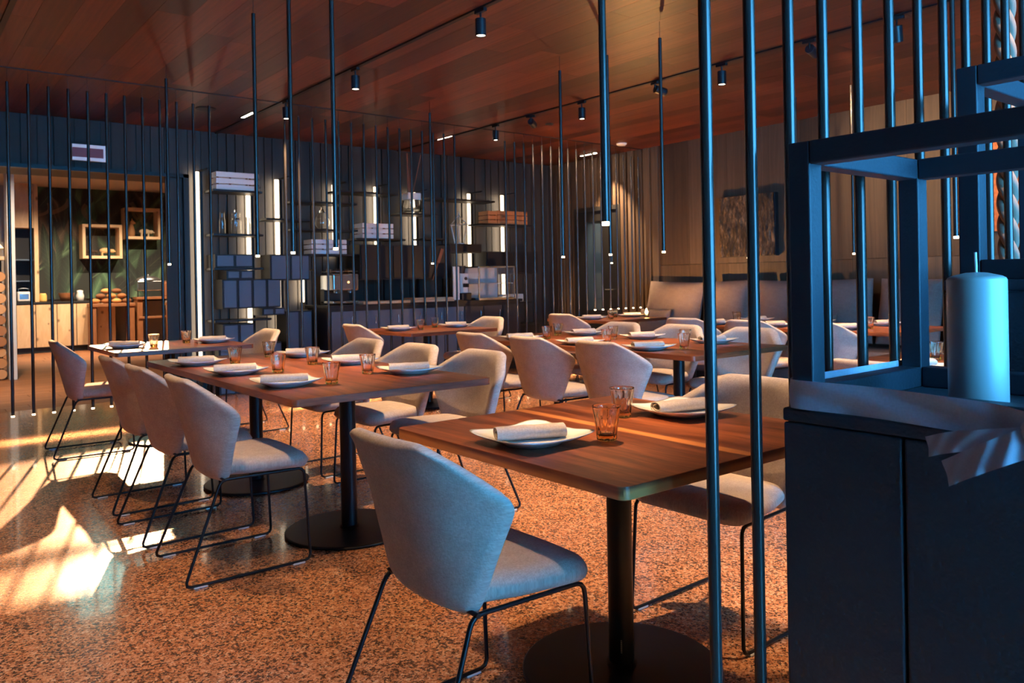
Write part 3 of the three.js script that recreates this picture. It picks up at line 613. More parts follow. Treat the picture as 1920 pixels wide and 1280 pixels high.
function cabinet(x0, x1, y0, y1, label, fronts, u0 = 8.87, u1 = 9.155, m = M.panel) {
  const o = thing('shelf_cabinet', label, 'cabinet', [(x0 + x1) / 2, y0, (u0 + u1) / 2], 0, 'dark wall cabinets');
  const w = x1 - x0, h = y1 - y0, d = u1 - u0;
  part(o, 'body', box(w, h, d), M.dark, [0, h / 2, 0]);
  for (let i = 0; i < fronts; i++) part(o, 'door', rbox(w / fronts - 0.03, h - 0.03, 0.016, 0.003), m, [-w / 2 + (i + 0.5) * w / fronts, h / 2, d / 2 + 0.008]);
  return o;
}
cabinet(2.95, 3.62, 0.95, 1.28, 'wide dark cabinet of blue grey doors in the left shelving', 4);
cabinet(3.0, 3.3, 1.28, 1.38, 'low small cabinet on the wide cabinet, left shelving', 2);
cabinet(2.9, 3.62, 0.0, 0.55, 'lowest wide cabinet of blue grey doors, left shelving', 4);
cabinet(2.95, 3.3, 0.57, 0.78, 'small cabinet standing on the lowest wide cabinet', 2);
cabinet(2.88, 3.3, 1.412, 1.56, 'small pair of boxes on the left shelf', 2);
cabinet(3.5, 3.98, 1.26, 1.56, 'square cabinet left of the coffee machine', 2);
cabinet(3.4, 3.67, 0.86, 0.945, 'flat drawer box between the left bays', 2);
cabinet(3.68, 4.0, 0, 0.9, 'narrow floor cabinet left of the bar counter', 2);
cabinet(4.62, 5.98, 1.25, 1.69, 'long black hood cabinet above the bar counter', 3, 8.82, 9.155, M.black);
cabinet(5.99, 6.52, 1.6, 1.72, 'shallow black cabinet under the wire lantern', 1, 8.87, 9.155, M.black);
cabinet(6.6, 7.55, 1.3, 1.62, 'wide black cabinet right of the display case', 2, 8.87, 9.155, M.black);
cabinet(7.1, 7.55, 0, 0.58, 'black floor cabinet at the right end of the shelving', 1, 8.87, 9.155, M.black);
{
  const o = thing('bar_counter', 'long dark bar counter with blue grey doors below the hood', 'counter', [5.5, 0, 8.84]);
  part(o, 'carcass', box(2.86, 0.86, 0.6), M.dark, [0, 0.49, 0]); part(o, 'plinth', box(2.8, 0.07, 0.54), M.black, [0, 0.035, 0]);
  part(o, 'worktop', rbox(2.92, 0.035, 0.64, 0.004), M.black, [0, 0.9375, 0]);
  for (let i = 0; i < 9; i++) { const d = part(o, 'door', rbox(0.3, 0.78, 0.018, 0.003), i < 6 ? M.panel : std({ color: '#2a2d33', roughness: 0.5 }), [-1.42 + (i + 0.5) * 0.3155, 0.49, 0.309]); part(d, 'handle', rbox(0.012, 0.1, 0.014, 0.004), M.steel, [0.11, 0.28, 0.014]); }
}
function crate(x, y, w, h, label, m, u = SU, boards = 3) {
  const o = thing('wooden_crate', label, 'crate', [x, y, u], 0, 'slatted wooden crates'), bh = (h - 0.012 * (boards - 1)) / boards, d = 0.22;
  for (let i = 0; i < boards; i++) {
    for (const s of [-1, 1]) part(o, 'slat', rbox(w, bh, 0.01, 0.002, 0, 1, i), m, [0, bh / 2 + i * (bh + 0.012), s * (d / 2)]);
    for (const s of [-1, 1]) part(o, 'end_slat', rbox(0.01, bh, d - 0.012, 0.002, 2, 1), m, [s * (w / 2 - 0.006), bh / 2 + i * (bh + 0.012), 0]);
  }
  part(o, 'floor_board', box(w - 0.03, 0.008, d - 0.02), m, [0, 0.004, 0]);
  for (const sx of [-1, 1]) for (const sz of [-1, 1]) part(o, 'corner_post', box(0.02, h, 0.02), M.stave, [sx * (w / 2 - 0.022), h / 2, sz * (d / 2 - 0.016)]);
  for (const sx of [-0.17, 0.22]) if (w > 0.3) part(o, 'batten', box(0.022, h - 0.004, 0.008), M.stave, [sx * w, h / 2, d / 2 - 0.01]);
  return o;
}
crate(3.15, 2.28, 0.48, 0.2, 'white slatted crate on the top left shelf', M.crate);
crate(4.25, 1.57, 0.46, 0.175, 'white slatted crate on the shelf left of the hood', M.crate);
crate(4.92, 1.77, 0.44, 0.19, 'pale slatted crate on the shelf over the hood', M.crate);
crate(7.1, 2.01, 0.55, 0.19, 'brown slatted crate, the larger one at upper right', M.crateWarm);
crate(6.74, 2.01, 0.16, 0.18, 'brown slatted crate, the small one at upper right', M.crateWarm);
const bottle = (r, h, n) => lathe([[0, 0], [r, 0], [r, h * 0.62], [r * 0.8, h * 0.72], [n, h * 0.8], [n, h], [n - 0.003, h], [n - 0.003, h * 0.8], [r - 0.005, h * 0.62], [r - 0.005, 0.006], [0, 0.006]], 24);
one('glass_carafe', 'slim clear glass carafe at the left of the jug', 'carafe', bottle(0.035, 0.24, 0.025), M.clear, [3.0, 1.79, 8.98]);
{ const o = thing('glass_jug', 'clear faceted glass jug with stopper on the left shelf', 'jug', [3.15, 1.79, 8.97]); part(o, 'body', bottle(0.06, 0.24, 0.05), M.clear); part(o, 'stopper', lathe([[0, 0], [0.012, 0], [0.02, 0.02], [0.02, 0.035], [0, 0.045]], 16), M.clear, [0, 0.24, 0]); }
one('glass_carafe', 'slim clear glass carafe at the right of the jug', 'carafe', bottle(0.03, 0.2, 0.022), M.clear, [3.29, 1.79, 8.98]);
{ const o = thing('glass_jar', 'round clear glass jar with lid on the second shelf', 'jar', [4.2, 1.87, 8.97]); part(o, 'bowl', lathe([[0, 0], [0.06, 0], [0.09, 0.05], [0.095, 0.1], [0.07, 0.17], [0.05, 0.2], [0.046, 0.2], [0.066, 0.168], [0.09, 0.1], [0.085, 0.052], [0.056, 0.006], [0, 0.006]], 28), M.clear); part(o, 'lid', lathe([[0, 0], [0.05, 0], [0.03, 0.03], [0.012, 0.05], [0.015, 0.07], [0, 0.075]], 20), M.clear, [0, 0.2, 0]); }
{ const o = thing('reed_diffuser', 'large glass reed diffuser with brown reeds on a shelf', 'diffuser', [5.47, 2.11, 8.97]); part(o, 'jar', lathe([[0, 0], [0.13, 0], [0.14, 0.02], [0.12, 0.17], [0.1, 0.18], [0.096, 0.175], [0.13, 0.02], [0, 0.008]], 28), M.clear); part(o, 'collar', rbox(0.2, 0.09, 0.16, 0.01), M.white, [0, 0.225, 0]); for (const [dx, a] of [[-0.05, 0.02], [-0.02, -0.02], [0, 0.01], [0.02, -0.25], [-0.03, 0.04]]) part(o, 'reed', cyl(0.006, 0.55, 8), M.stave, [dx - Math.sin(a) * 0.27, 0.27 + 0.25, 0], [0, 0, a]); }
{ const o = thing('wire_lantern', 'pale wire frame lantern on the shallow black cabinet', 'lantern', [6.22, 1.72, 8.97]), w = std({ color: '#cfd2d4', roughness: 0.4, metalness: 0.5 });
  const ring = (r, y) => Array.from({ length: 6 }, (_, i) => [r * Math.cos(i * Math.PI / 3), y, r * Math.sin(i * Math.PI / 3)]); const b = ring(0.07, 0.006), t = ring(0.125, 0.27);
  for (let i = 0; i < 6; i++) { part(o, 'rib', tube([b[i], t[i]], 0.005, 4, 6), w); part(o, 'roof_rib', tube([t[i], [0, 0.4, 0]], 0.005, 4, 6), w); }
  part(o, 'base_ring', tube(b, 0.005, 40, 6, true), w); part(o, 'top_ring', tube(t, 0.005, 40, 6, true), w); part(o, 'finial', lathe([[0, 0], [0.008, 0], [0.008, 0.03], [0, 0.05]], 10), w, [0, 0.4, 0]); }
{ const o = thing('coffee_machine', 'steel espresso machine with cups on top of the bar counter', 'coffee machine', [4.34, 0.955, 8.82]);
  part(o, 'body', rbox(0.34, 0.2, 0.36, 0.02), M.steel, [0, 0.27, 0]); part(o, 'back_panel', rbox(0.34, 0.2, 0.12, 0.01), M.dark, [0, 0.1, -0.12]); part(o, 'drip_tray', rbox(0.34, 0.03, 0.34, 0.006), M.steel, [0, 0.03, 0.01]);
  for (const x of [-0.09, 0.09]) { const g = part(o, 'group_head', cyl(0.03, 0.05, 18), M.steel, [x, 0.17, 0.1]); part(g, 'handle', cyl(0.012, 0.13, 10), M.black, [0, -0.01, 0.08], [Math.PI / 2, 0, 0]); }
  part(o, 'cup_rail', tube([[-0.16, 0.4, -0.16], [-0.16, 0.4, 0.16], [0.16, 0.4, 0.16], [0.16, 0.4, -0.16]], 0.005, 40, 6), M.steel);
  part(o, 'status_lamp', cyl(0.012, 0.006, 12), std({ color: '#ffd9a0', emissive: '#ffb85c', emissiveIntensity: 3 }), [0.03, 0.27, 0.183], [Math.PI / 2, 0, 0]);
  for (let i = 0; i < 6; i++) one('glass_cup', 'small clear glass cup in the row on top of the espresso machine', 'cup', lathe([[0, 0], [0.02, 0], [0.03, 0.06], [0.028, 0.06], [0.018, 0.004], [0, 0.004]], 16), M.clear, [4.22 + (i % 3) * 0.115, 1.326, 8.86 - Math.floor(i / 3) * 0.1], 0, 'cups on the espresso machine'); }
{ const o = thing('display_case', 'glass display case with metal edges on the bar counter', 'display case', [6.47, 0.955, 8.65]), e = M.steel;
  part(o, 'floor_tray', rbox(0.62, 0.03, 0.4, 0.004), M.steel, [0, 0.015, 0]); part(o, 'back_panel', box(0.6, 0.4, 0.01), M.silver, [0, 0.23, -0.19]); part(o, 'top', rbox(0.62, 0.02, 0.4, 0.004), e, [0, 0.44, 0]); part(o, 'glass_shelf', box(0.58, 0.008, 0.34), M.silver, [0, 0.22, 0]);
  for (const x of [-0.3, 0.3]) for (const z of [-0.19, 0.19]) part(o, 'edge', box(0.014, 0.42, 0.014), e, [x, 0.23, z]);
  part(o, 'front_pane', box(0.58, 0.4, 0.004), M.pane, [0, 0.23, 0.19]); for (const x of [-0.3, 0.3]) part(o, 'side_pane', box(0.004, 0.4, 0.36), M.pane, [x, 0.23, 0]); }
{ const o = thing('coffee_grinder', 'white and black coffee grinder left of the display case', 'grinder', [6.05, 0.955, 8.68]); part(o, 'base', rbox(0.16, 0.1, 0.22, 0.01), M.black, [0, 0.05, 0]); part(o, 'body', rbox(0.14, 0.26, 0.16, 0.01), M.white, [0, 0.23, -0.02]); part(o, 'hopper', cyl(0.05, 0.1, 20, 0.07), M.dark, [0, 0.41, -0.02]); part(o, 'spout', rbox(0.05, 0.05, 0.08, 0.006), M.black, [0, 0.2, 0.09]); part(o, 'dial', cyl(0.022, 0.01, 18), M.dark, [0.02, 0.29, 0.065], [Math.PI / 2, 0, 0]); }
{ const o = thing('side_panel_stand', 'tall white menu board between grinder and rods', 'board', [5.9, 0.955, 8.6]); part(o, 'board', rbox(0.1, 0.44, 0.02, 0.004), M.white, [0, 0.23, 0]); part(o, 'foot', rbox(0.14, 0.014, 0.14, 0.003), M.black, [0, 0.007, 0]); }
one('serving_board', 'long pale serving board at the left of the bar counter', 'board', rbox(0.66, 0.035, 0.2, 0.008), M.pine, [4.83, 0.9725, 8.62], 0, 'wooden serving boards');
one('serving_board', 'stacked upper serving board on the bar counter', 'board', rbox(0.62, 0.022, 0.22, 0.008), M.pine, [5.5, 1.0, 8.64], 0, 'wooden serving boards');
one('serving_board', 'stacked lower serving board on the bar counter', 'board', rbox(0.6, 0.032, 0.24, 0.008), M.pine, [5.52, 0.972, 8.64], 0, 'wooden serving boards');
{ const o = thing('wooden_paddle', 'brown wooden paddle hanging on the hood cabinet', 'paddle', [5.74, 1.44, 8.79]); o.rotation.z = -0.38; part(o, 'blade', rbox(0.05, 0.2, 0.014, 0.006), M.stave, [0, 0.12, 0]); part(o, 'handle', cyl(0.011, 0.24, 10), M.stave, [0, -0.1, 0]); }
for (const [x, w, lb] of [[7.0, 0.14, 'small white box on the low right shelf, left one'], [7.22, 0.18, 'small white box on the low right shelf, right one']]) one('small_box', lb, 'box', rbox(w, 0.11, 0.14, 0.006), M.white, [x, 0.955, 9.0]);
{ const c = document.createElement('canvas'); c.width = 256; c.height = 128; const g = c.getContext('2d'); g.fillStyle = '#e8e8f2'; g.fillRect(0, 0, 256, 128); g.fillStyle = '#6d2026'; g.fillRect(0, 26, 222, 76); const t = new THREE.CanvasTexture(c); t.colorSpace = THREE.SRGBColorSpace;
  const o = thing('exit_sign', 'white sign with a dark red band above the buffet opening', 'sign', [1.72, 2.62, 9.2]); part(o, 'plate', rbox(0.34, 0.17, 0.03, 0.004), M.white); part(o, 'sign_print', new THREE.PlaneGeometry(0.335, 0.165), std({ map: t, emissive: '#ffffff', emissiveMap: t, emissiveIntensity: 0.18, roughness: 0.4 }), [0, 0, 0.0165]); part(o, 'bracket', box(0.03, 0.03, 0.05), M.black, [0, 0, -0.035]); }

// ------------------------------------------------------------------ buffet room beyond the opening
{ // white pillar, log store
  one('pillar', 'white painted pillar at the left of the buffet', 'pillar', rbox(0.09, 3.19, 0.3, 0.004), M.white, [1.36, 1.595, 12.6]);
  const s = thing('log_store', 'pale shelf frame holding the firewood left of the pillar', 'shelf', [0.86, 0, 12.72]);
  part(s, 'shelf_board', rbox(0.86, 0.05, 0.36, 0.004), M.pine, [0, 1.63, 0]); part(s, 'side_board', rbox(0.04, 1.62, 0.36, 0.004), M.pine, [-0.41, 0.81, 0]);
  part(s, 'back_board', box(0.86, 1.6, 0.01), M.dark, [0, 0.81, -0.19]);
  const logs = [0.066, 0.07, 0.072].map((r) => cyl(r, 0.34, 12).rotateX(Math.PI / 2)), bark = std({ color: '#5a3b2a', roughness: 0.9 }), ends = ['#c08a5c', '#a9714a', '#cf9b6c'].map((c) => std({ color: c, roughness: 0.8 }));
  let y = 0.03;
  for (let row = 0; row < 10; row++) { const k = row % 3, r = 0.072; for (let i = 0; i < 5; i++) { const x = 0.6 + i * 0.158; const o = thing('firewood_log', 'round split log stacked in the firewood store', 'log', [x, 0.079 + row * 0.145, 12.72 + rr(-0.02, 0.02)], 0, 'stacked firewood logs'); part(o, 'bark', logs[(i + row) % 3], bark); part(o, 'cut_end', cyl([0.062, 0.066, 0.068][(i + row) % 3], 0.004, 12).rotateX(Math.PI / 2), pick(ends), [0, 0, 0.171]); } }
  const l = thing('shelf_lamp', 'small glowing lamp on the log store', 'lamp', [1.22, 1.655, 12.65]); part(l, 'lamp_shade', lathe([[0.02, 0.12], [0.07, 0.06], [0.075, 0.055], [0.022, 0.125]], 20), std({ color: '#f4e4c4', emissive: '#ffc98a', emissiveIntensity: 1.4, side: THREE.DoubleSide }), [0, 0.06, 0]); part(l, 'stem', cyl(0.008, 0.16, 8), M.steel, [0, 0.08, 0]);
}
{ // mural
  const c = document.createElement('canvas'); c.width = 1024; c.height = 1024; const g = c.getContext('2d'); g.fillStyle = '#20241f'; g.fillRect(0, 0, 1024, 1024);
  for (let i = 0; i < 60; i++) {
    const x = rr(-150, 1024), y = rr(100, 1180), len = rr(420, 900), a = rr(-2.3, -0.7), wd = rr(70, 190), base = pick([[46, 62, 50], [36, 46, 40], [58, 84, 62], [72, 104, 76], [30, 32, 31], [62, 58, 54], [84, 112, 84], [96, 82, 66]]);
    g.save(); g.translate(x, y); g.rotate(a);
    for (let k = 0; k < 26; k++) { const q = k / 26; g.beginPath(); g.moveTo(0, 0); g.quadraticCurveTo(len * 0.45, -wd * (1 - q), len, 0); g.quadraticCurveTo(len * 0.45, wd * (1 - q * 0.8), 0, 0); g.fillStyle = 'rgba(' + base.map((v) => Math.round(v * (0.6 + 0.55 * q))).join(',') + ',0.16)'; g.fill(); }
    g.strokeStyle = 'rgba(150,150,112,0.28)'; g.lineWidth = rr(2, 5); g.beginPath(); g.moveTo(0, 0); g.lineTo(len, 0); g.stroke();
    g.lineWidth = 1; for (let k = 1; k < 16; k++) { const p = k / 16 * len; for (const sd of [-1, 1]) { g.beginPath(); g.moveTo(p, 0); g.lineTo(p + wd * 0.5, sd * wd * 0.36); g.stroke(); } }
    g.restore();
  }
  for (let i = 0; i < 7; i++) { g.strokeStyle = pick(['rgba(141,110,80,0.6)', 'rgba(168,140,104,0.5)']); g.lineWidth = rr(18, 40); g.beginPath(); const x = rr(0, 1024), y = rr(0, 300); g.moveTo(x, y); g.quadraticCurveTo(x + rr(-90, 90), y + 90, x + rr(-180, 180), y + rr(100, 260)); g.stroke(); }
  const t = new THREE.CanvasTexture(c); t.colorSpace = THREE.SRGBColorSpace;
  const m = thing('leaf_mural', 'dark green mural of large leaves on the buffet end wall', 'mural', [3.56, 2.1, 17.82]); part(m, 'panel', new THREE.BoxGeometry(2.46, 2.2, 0.03), std({ map: t, roughness: 0.7 }));
}
const frameBox = (o, w, h, d, th, m) => { for (const s of [-1, 1]) { part(o, 'frame_rail', rbox(w, th, d, 0.003), m, [0, s * (h - th) / 2, 0]); part(o, 'frame_stile', rbox(th, h - 2 * th, d, 0.003, 1), m, [s * (w - th) / 2, 0, 0]); } };
function figurine(x, y, u, label, col, pose, k = 0.65) {
  const o = thing('animal_figurine', label, 'figurine', [x, y, u]), m = std({ color: col, roughness: 0.7 });
  const g = [];
  if (pose) { g.push(at(lathe([[0, 0], [0.07, 0.02], [0.075, 0.12], [0.05, 0.22], [0.035, 0.28], [0, 0.3]], 16), 0, 0, 0), at(new THREE.SphereGeometry(0.05, 16, 12), 0.02, 0.32, 0), at(cyl(0.018, 0.07, 10, 0.006), 0.01, 0.38, 0.02), at(cyl(0.022, 0.05, 10).rotateZ(Math.PI / 2), 0.06, 0.31, 0)); }
  else { g.push(at(new THREE.SphereGeometry(0.1, 20, 14).scale(1.7, 0.85, 0.8), 0, 0.17, 0), at(new THREE.SphereGeometry(0.06, 16, 12).scale(1.2, 1, 0.9), 0.19, 0.16, 0), at(cyl(0.02, 0.06, 10).rotateZ(Math.PI / 2), 0.26, 0.14, 0)); for (const a of [-0.1, 0.1]) for (const z of [-0.04, 0.04]) g.push(at(cyl(0.022, 0.12, 10), a, 0.06, z)); }
  part(o, 'body', mergeGeometries(g).scale(k, k, k), m);
}
for (const [x, y, w, h, lb] of [[3.46, 2.13, 0.72, 0.68, 'pale framed display box on the mural, lower left one'], [4.22, 2.51, 0.68, 0.64, 'pale framed display box on the mural, upper right one']]) { const o = thing('display_box', lb, 'display box', [x, y, 17.625]); frameBox(o, w, h, 0.36, 0.055, M.pine); }
figurine(3.54, 1.845, 17.6, 'standing pig figurine in the lower display box', '#c9a878', false);
figurine(3.265, 1.845, 17.6, 'dark animal figurine at the left in the lower display box', '#3a2a20', false, 0.54);
figurine(4.03, 2.245, 17.6, 'upright animal figurine in the upper display box', '#a87a52', true, 0.9);
figurine(4.28, 2.245, 17.58, 'pale pig figurine in the upper display box', '#d8c4a4', false);
{ // counter units and worktop
  const spans = [[1.94, 2.25], [2.25, 2.6], [2.6, 2.93], [2.93, 3.16], [3.28, 3.62]], lb = ['first', 'second', 'third', 'fourth', 'fifth'];
  spans.forEach(([a, b], i) => { const o = thing('buffet_cabinet', lb[i] + ' pale pine buffet cabinet from the left', 'cabinet', [(a + b) / 2, 0, 17.5], 0, 'pine buffet cabinets'); part(o, 'plinth', box(b - a, 0.1, 0.52), M.dark, [0, 0.05, 0]); part(o, 'body', box(b - a - 0.002, 0.82, 0.56), M.dark, [0, 0.51, 0]); part(o, 'door', rbox(b - a - 0.012, 0.8, 0.02, 0.003, 1, 1, i * 0.5, i * 0.31), M.pine, [0, 0.51, 0.29]); });
  one('buffet_worktop', 'black worktop running along the pine buffet cabinets', 'worktop', rbox(2.8, 0.04, 0.62, 0.004), M.dark, [3.32, 0.94, 17.5]);
  const t = thing('tall_unit', 'tall pine unit with a dark open niche at the left of the buffet', 'cabinet', [2.12, 0.96, 17.55]);
  part(t, 'upper_panel', rbox(0.36, 0.84, 0.4, 0.004, 1), M.pine, [-0.04, 1.82, 0]); part(t, 'side_panel', rbox(0.07, 2.24, 0.4, 0.004, 1), M.pine, [0.18, 1.12, 0]); part(t, 'niche_back', box(0.3, 1.4, 0.03), M.dark, [-0.02, 0.7, -0.17]);
  for (const y of [0.4, 0.8]) part(t, 'niche_shelf', box(0.3, 0.02, 0.34), M.panel, [-0.02, y, 0]); part(t, 'niche_side', box(0.03, 1.4, 0.36), M.dark, [-0.18, 0.7, 0]);
}
{ const o = thing('toaster', 'white bread toaster at the left end of the buffet', 'toaster', [2.08, 0.96, 17.38]); part(o, 'body', rbox(0.22, 0.19, 0.18, 0.03), M.white, [0, 0.105, 0]); part(o, 'slot', box(0.15, 0.006, 0.03), M.dark, [0, 0.2, 0]); part(o, 'front_plate', rbox(0.15, 0.1, 0.01, 0.003), M.steel, [0, 0.11, 0.09]); part(o, 'rack', tube([[-0.08, 0.2, 0], [-0.08, 0.25, 0], [0.08, 0.25, 0], [0.08, 0.2, 0]], 0.005, 30, 6), M.steel); }
one('storage_jar', 'cream jar of juice beside the tall pine unit', 'jar', lathe([[0, 0], [0.06, 0], [0.065, 0.02], [0.065, 0.12], [0.05, 0.15], [0.05, 0.16], [0, 0.16]], 24), std({ color: '#e0b266', roughness: 0.4 }), [2.4, 0.96, 17.4]);
one('storage_jar', 'white storage jar on the buffet behind the basket', 'jar', lathe([[0, 0], [0.06, 0], [0.07, 0.1], [0.05, 0.16], [0.055, 0.2], [0, 0.21]], 24), M.white, [3.04, 0.96, 17.45]);
const basketGeo = lathe([[0, 0], [0.1, 0], [0.125, 0.1], [0.14, 0.16], [0.13, 0.16], [0.115, 0.1], [0.09, 0.01], [0, 0.01]], 24);
one('bread_basket', 'woven brown basket on the black worktop', 'basket', basketGeo, M.oak, [2.8, 0.96, 17.42]);
{ // tasting table before the counter
  const o = thing('buffet_table', 'sturdy brown wooden table before the pine cabinets', 'table', [3.5, 0, 17.0]); part(o, 'tabletop', rbox(0.8, 0.06, 0.34, 0.006), M.oak, [0, 0.87, 0]); for (const x of [-0.34, 0.34]) part(o, 'leg', rbox(0.1, 0.84, 0.3, 0.006, 1), M.oak, [x, 0.42, 0]);
  const p = thing('buffet_table', 'brown wooden stand at the right of the buffet', 'table', [4.32, 0, 17.0]); part(p, 'tabletop', rbox(0.78, 0.05, 0.36, 0.006), M.oak, [0, 0.985, 0]); part(p, 'lower_shelf', rbox(0.72, 0.04, 0.34, 0.006), M.oak, [0, 0.6, 0]); for (const x of [-0.33, 0.33]) part(p, 'leg', rbox(0.1, 0.96, 0.3, 0.006, 1), M.oak, [x, 0.48, 0]);
  const s = thing('slatted_bin', 'slatted wooden stand at the far right of the buffet', 'stand', [4.53, 0, 16.7]); for (let i = 0; i < 6; i++) part(s, 'slat', rbox(0.026, 0.88, 0.02, 0.003, 1), M.oak, [-0.1 + i * 0.04, 0.46, 0.1]); for (const y of [0.05, 0.86]) part(s, 'rail', rbox(0.25, 0.05, 0.16, 0.004), M.oak, [0, y, 0]);
}
const breads = ['#a9713c', '#8a552c', '#c08a50', '#6d4426'].map((c) => std({ color: c, roughness: 0.85 })), bread = new THREE.SphereGeometry(0.07, 16, 12).scale(1.3, 0.7, 0.9);
[[4, 0.949, 3.22], [3, 1.046, 3.315], [2, 1.143, 3.41]].forEach(([n, y, x0]) => { for (let i = 0; i < n; i++) one('bread_loaf', 'brown bread loaf heaped on the wooden buffet table', 'bread', bread, breads[(i + n) % 4], [x0 + i * 0.187, y, 17.0], 0, 'bread loaves on the buffet table'); });
{ const o = thing('chafing_dish', 'steel buffet warmer with a domed lid on the wooden stand', 'warmer', [4.19, 1.01, 17.02]); part(o, 'pan', rbox(0.46, 0.2, 0.26, 0.02), M.steel, [0, 0.22, 0]); part(o, 'lid', new THREE.SphereGeometry(0.2, 24, 12, 0, Math.PI * 2, 0, Math.PI / 2).scale(1.2, 0.5, 0.7), M.steel, [0, 0.32, 0]); part(o, 'knob', new THREE.SphereGeometry(0.02, 12, 8), M.steel, [0, 0.43, 0]); for (const x of [-0.22, 0.22]) part(o, 'leg', cyl(0.012, 0.13, 8), M.dark, [x, 0.065, 0.1]); }
{ const o = thing('coffee_bag', 'brown paper bag on the wooden buffet stand', 'bag', [4.51, 1.01, 16.9]); part(o, 'bag', rbox(0.16, 0.28, 0.1, 0.02), std({ color: '#7a4a2e', roughness: 0.8 }), [0, 0.14, 0]); part(o, 'folded_top', rbox(0.14, 0.04, 0.05, 0.01), std({ color: '#6a4028', roughness: 0.8 }), [0, 0.29, 0]); }
{ const o = thing('wine_bottle', 'dark bottle with a white label at the right of the buffet', 'bottle', [4.62, 1.01, 17.0]); part(o, 'glass', bottle(0.06, 0.6, 0.02), std({ color: '#1d2420', roughness: 0.15 })); part(o, 'paper_label', lathe([[0.0612, 0.1], [0.0612, 0.24]], 24), M.white); }
for (const [x, lb, u = 15.7] of [[2.28, 'left round downlight in the buffet ceiling'], [3.36, 'right round downlight in the buffet ceiling'], [1.1, 'round downlight over the log store', 10.9], [4.5, 'round downlight over the wooden stand']]) {
  const o = thing('ceiling_downlight', lb, 'ceiling lamp', [x, 3.195, u], 0, 'buffet ceiling downlights'); part(o, 'trim', cyl(0.06, 0.01, 24), M.white); part(o, 'lens', cyl(0.045, 0.004, 20), M.lens, [0, -0.007, 0]);
  const l = new THREE.SpotLight(new THREE.Color().setRGB(1, 0.76, 0.52), x < 1.2 ? 60 : 52, 0, R(58), 0.8, 2); l.name = 'buffet_light'; l.position.set(x, 3.18, -u); l.target.position.set(x, 0.4, -(u + 0.9)); l.castShadow = true; l.shadow.radius = 2; scene.add(l, l.target);
}

// ------------------------------------------------------------------ planter boxes, lanterns, candle in the foreground
function plankBox(label, x0, x1, u0, u1, h, pw) {
  const o = thing('plank_plinth', label, 'plinth', [x0, 0, u1]);
  part(o, 'core', box(x1 - x0 - 0.05, h - 0.04, u1 - u0 - 0.05), M.dark, [(x1 - x0) / 2, (h - 0.04) / 2, (u1 - u0) / 2]);
  for (let u = 0, i = 0; u < u1 - u0 - 0.01; u += pw, i++) { const w = Math.min(pw, u1 - u0 - u); part(o, 'plank', rbox(0.024, h - 0.03, w - 0.004, 0.005, 1, 2, i * 0.6), M.navy, [0.012, (h - 0.03) / 2 + 0.002, u + w / 2]); }
  for (let x = 0.024; x < x1 - x0 - 0.01; x += pw) { const w = Math.min(pw, x1 - x0 - x); part(o, 'plank', rbox(w - 0.004, h - 0.03, 0.024, 0.005, 1, 2, x), M.navy, [x + w / 2, (h - 0.03) / 2 + 0.002, 0.012]); }
  part(o, 'lid', rbox(x1 - x0, 0.026, u1 - u0, 0.005, 2), M.navy, [(x1 - x0) / 2, h - 0.013, (u1 - u0) / 2]);
  return o;
}
plankBox('low dark painted plank plinth under the candle lantern', 1.395, 1.95, 0.12, 0.9, 0.957, 0.237);
plankBox('taller dark plank plinth behind the candle lantern', 1.985, 2.6, 0.12, 0.84, 1.2, 0.237);
function lanternFrame(label, x, y, u, w, d, h, t, brace = true) {
  const o = thing('frame_lantern', label, 'lantern', [x, y, u]);
  for (const [sx, sz, tag] of [[0, 0], [1, 0], [0, 1], [1, 1]]) part(o, 'post', rbox(t, h, t, 0.004, 1), M.lantern, [sx * (w - t) + t / 2, h / 2, sz * (d - t) + t / 2]);
  for (const yy of [t / 2 + 0.0, h - t / 2]) { for (const sz of [0, 1]) part(o, 'rail', rbox(w - 2 * t, t, t, 0.004, 0), M.lantern, [w / 2, yy, sz * (d - t) + t / 2]); for (const sx of [0, 1]) part(o, 'rail', rbox(t, t, d - 2 * t, 0.004, 2), M.lantern, [sx * (w - t) + t / 2, yy, d / 2]); }
  return o;
}
lanternFrame('dark open cube frame lantern around the candle', 1.407, 0.957, 0.885, 0.5, 0.56, 0.522, 0.046);
lanternFrame('taller dark open frame lantern behind the candle', 2.0, 1.2, 0.81, 0.42, 0.5, 0.5, 0.046);
{
  const c = thing('pillar_candle', 'thick pale grey pillar candle inside the cube lantern', 'candle', [1.605, 0.957, 0.62]);
  part(c, 'wax', lathe([[0, 0], [0.048, 0], [0.05, 0.003], [0.05, 0.246], [0.048, 0.2505], [0.042, 0.254], [0.018, 0.26], [0, 0.261]], 56), M.wax);
  part(c, 'wick', tube([[0, 0.255, 0], [-0.001, 0.275, 0], [-0.007, 0.288, 0.002], [-0.008, 0.298, 0.002]], 0.0025, 20, 8), M.wick);
}
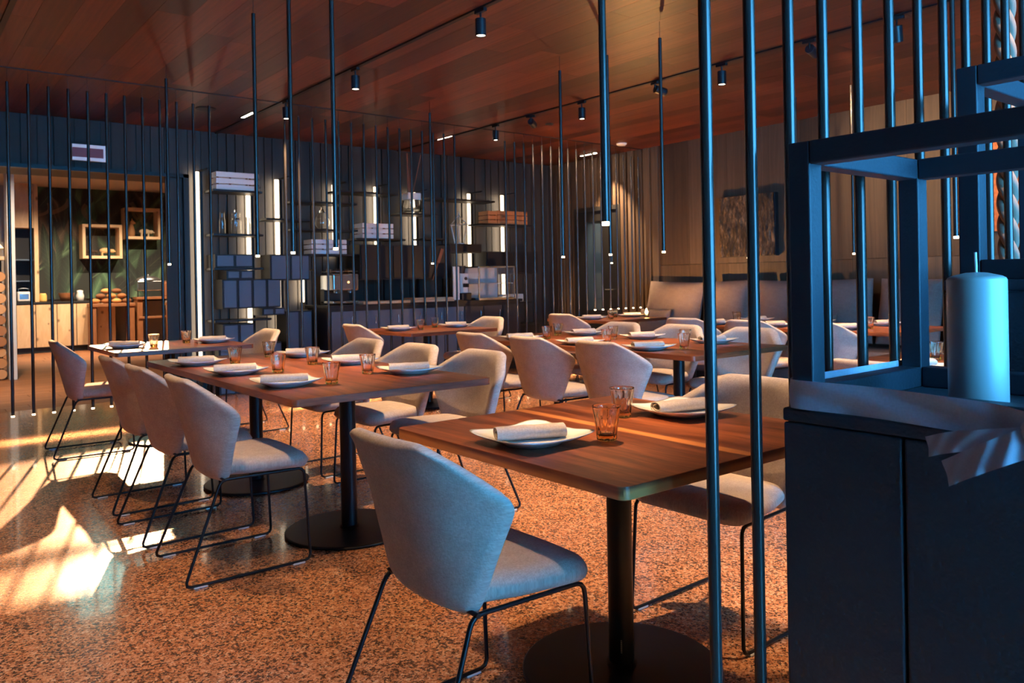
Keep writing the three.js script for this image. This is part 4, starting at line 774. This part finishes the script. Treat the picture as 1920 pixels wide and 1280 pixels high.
{ // ribbon round the foot of the cube lantern, tied near the right
  const strip = (pts, wd, tilt = 0) => { const cur = new THREE.CatmullRomCurve3(pts.map((p) => new THREE.Vector3(...p))), N = 48, pos = [], idx = [], uv = [], K = 6; for (let i = 0; i <= N; i++) { const p = cur.getPoint(i / N), tg = cur.getTangent(i / N), up = new THREE.Vector3(tilt, 1, 0).addScaledVector(tg, -tg.dot(new THREE.Vector3(tilt, 1, 0))).normalize(); for (let k = 0; k <= K; k++) { const q = k / K - 0.5, b = p.clone().addScaledVector(up, q * wd), s = 0.0025 * Math.sin(i * 0.5 + k); pos.push(b.x + s, b.y, b.z); uv.push(i / N, k / K * 0.06); } } for (let i = 0; i < N; i++) for (let k = 0; k < K; k++) { const a = i * (K + 1) + k, b = a + 1, c = a + K + 1, d = c + 1; idx.push(a, c, b, b, c, d); } const g = new THREE.BufferGeometry(); g.setAttribute('position', new THREE.Float32BufferAttribute(pos, 3)); g.setAttribute('uv', new THREE.Float32BufferAttribute(uv, 2)); g.setIndex(idx); g.computeVertexNormals(); return g; };
  const o = thing('ribbon', 'greyish lavender ribbon tied round the foot of the cube lantern', 'ribbon', [-0.025, 0.017, 0]);
  const y = 0.969;
  part(o, 'band', strip([[1.94, y, -0.892], [1.7, y, -0.893], [1.44, y, -0.893], [1.424, y, -0.88], [1.423, y, -0.75], [1.42, y - 0.002, -0.62], [1.412, y - 0.006, -0.52], [1.4, y - 0.012, -0.46]], 0.056), M.ribbon);
  part(o, 'knot', new THREE.SphereGeometry(0.03, 18, 12).scale(0.7, 1, 1.2), M.ribbon, [1.396, y - 0.014, -0.435]);
  part(o, 'tail', strip([[1.395, y - 0.02, -0.445], [1.385, y - 0.03, -0.5], [1.39, y - 0.045, -0.57], [1.4, y - 0.06, -0.612]], 0.034, 0.2), M.ribbon);
  part(o, 'tail', strip([[1.39, y - 0.02, -0.44], [1.375, y - 0.04, -0.48], [1.372, y - 0.068, -0.53], [1.38, y - 0.095, -0.575]], 0.044, 0.3), M.ribbon);
}

scene.traverse((o) => { if (o.isMesh) { o.castShadow = true; o.receiveShadow = true; } });
renderer.render(scene, camera);
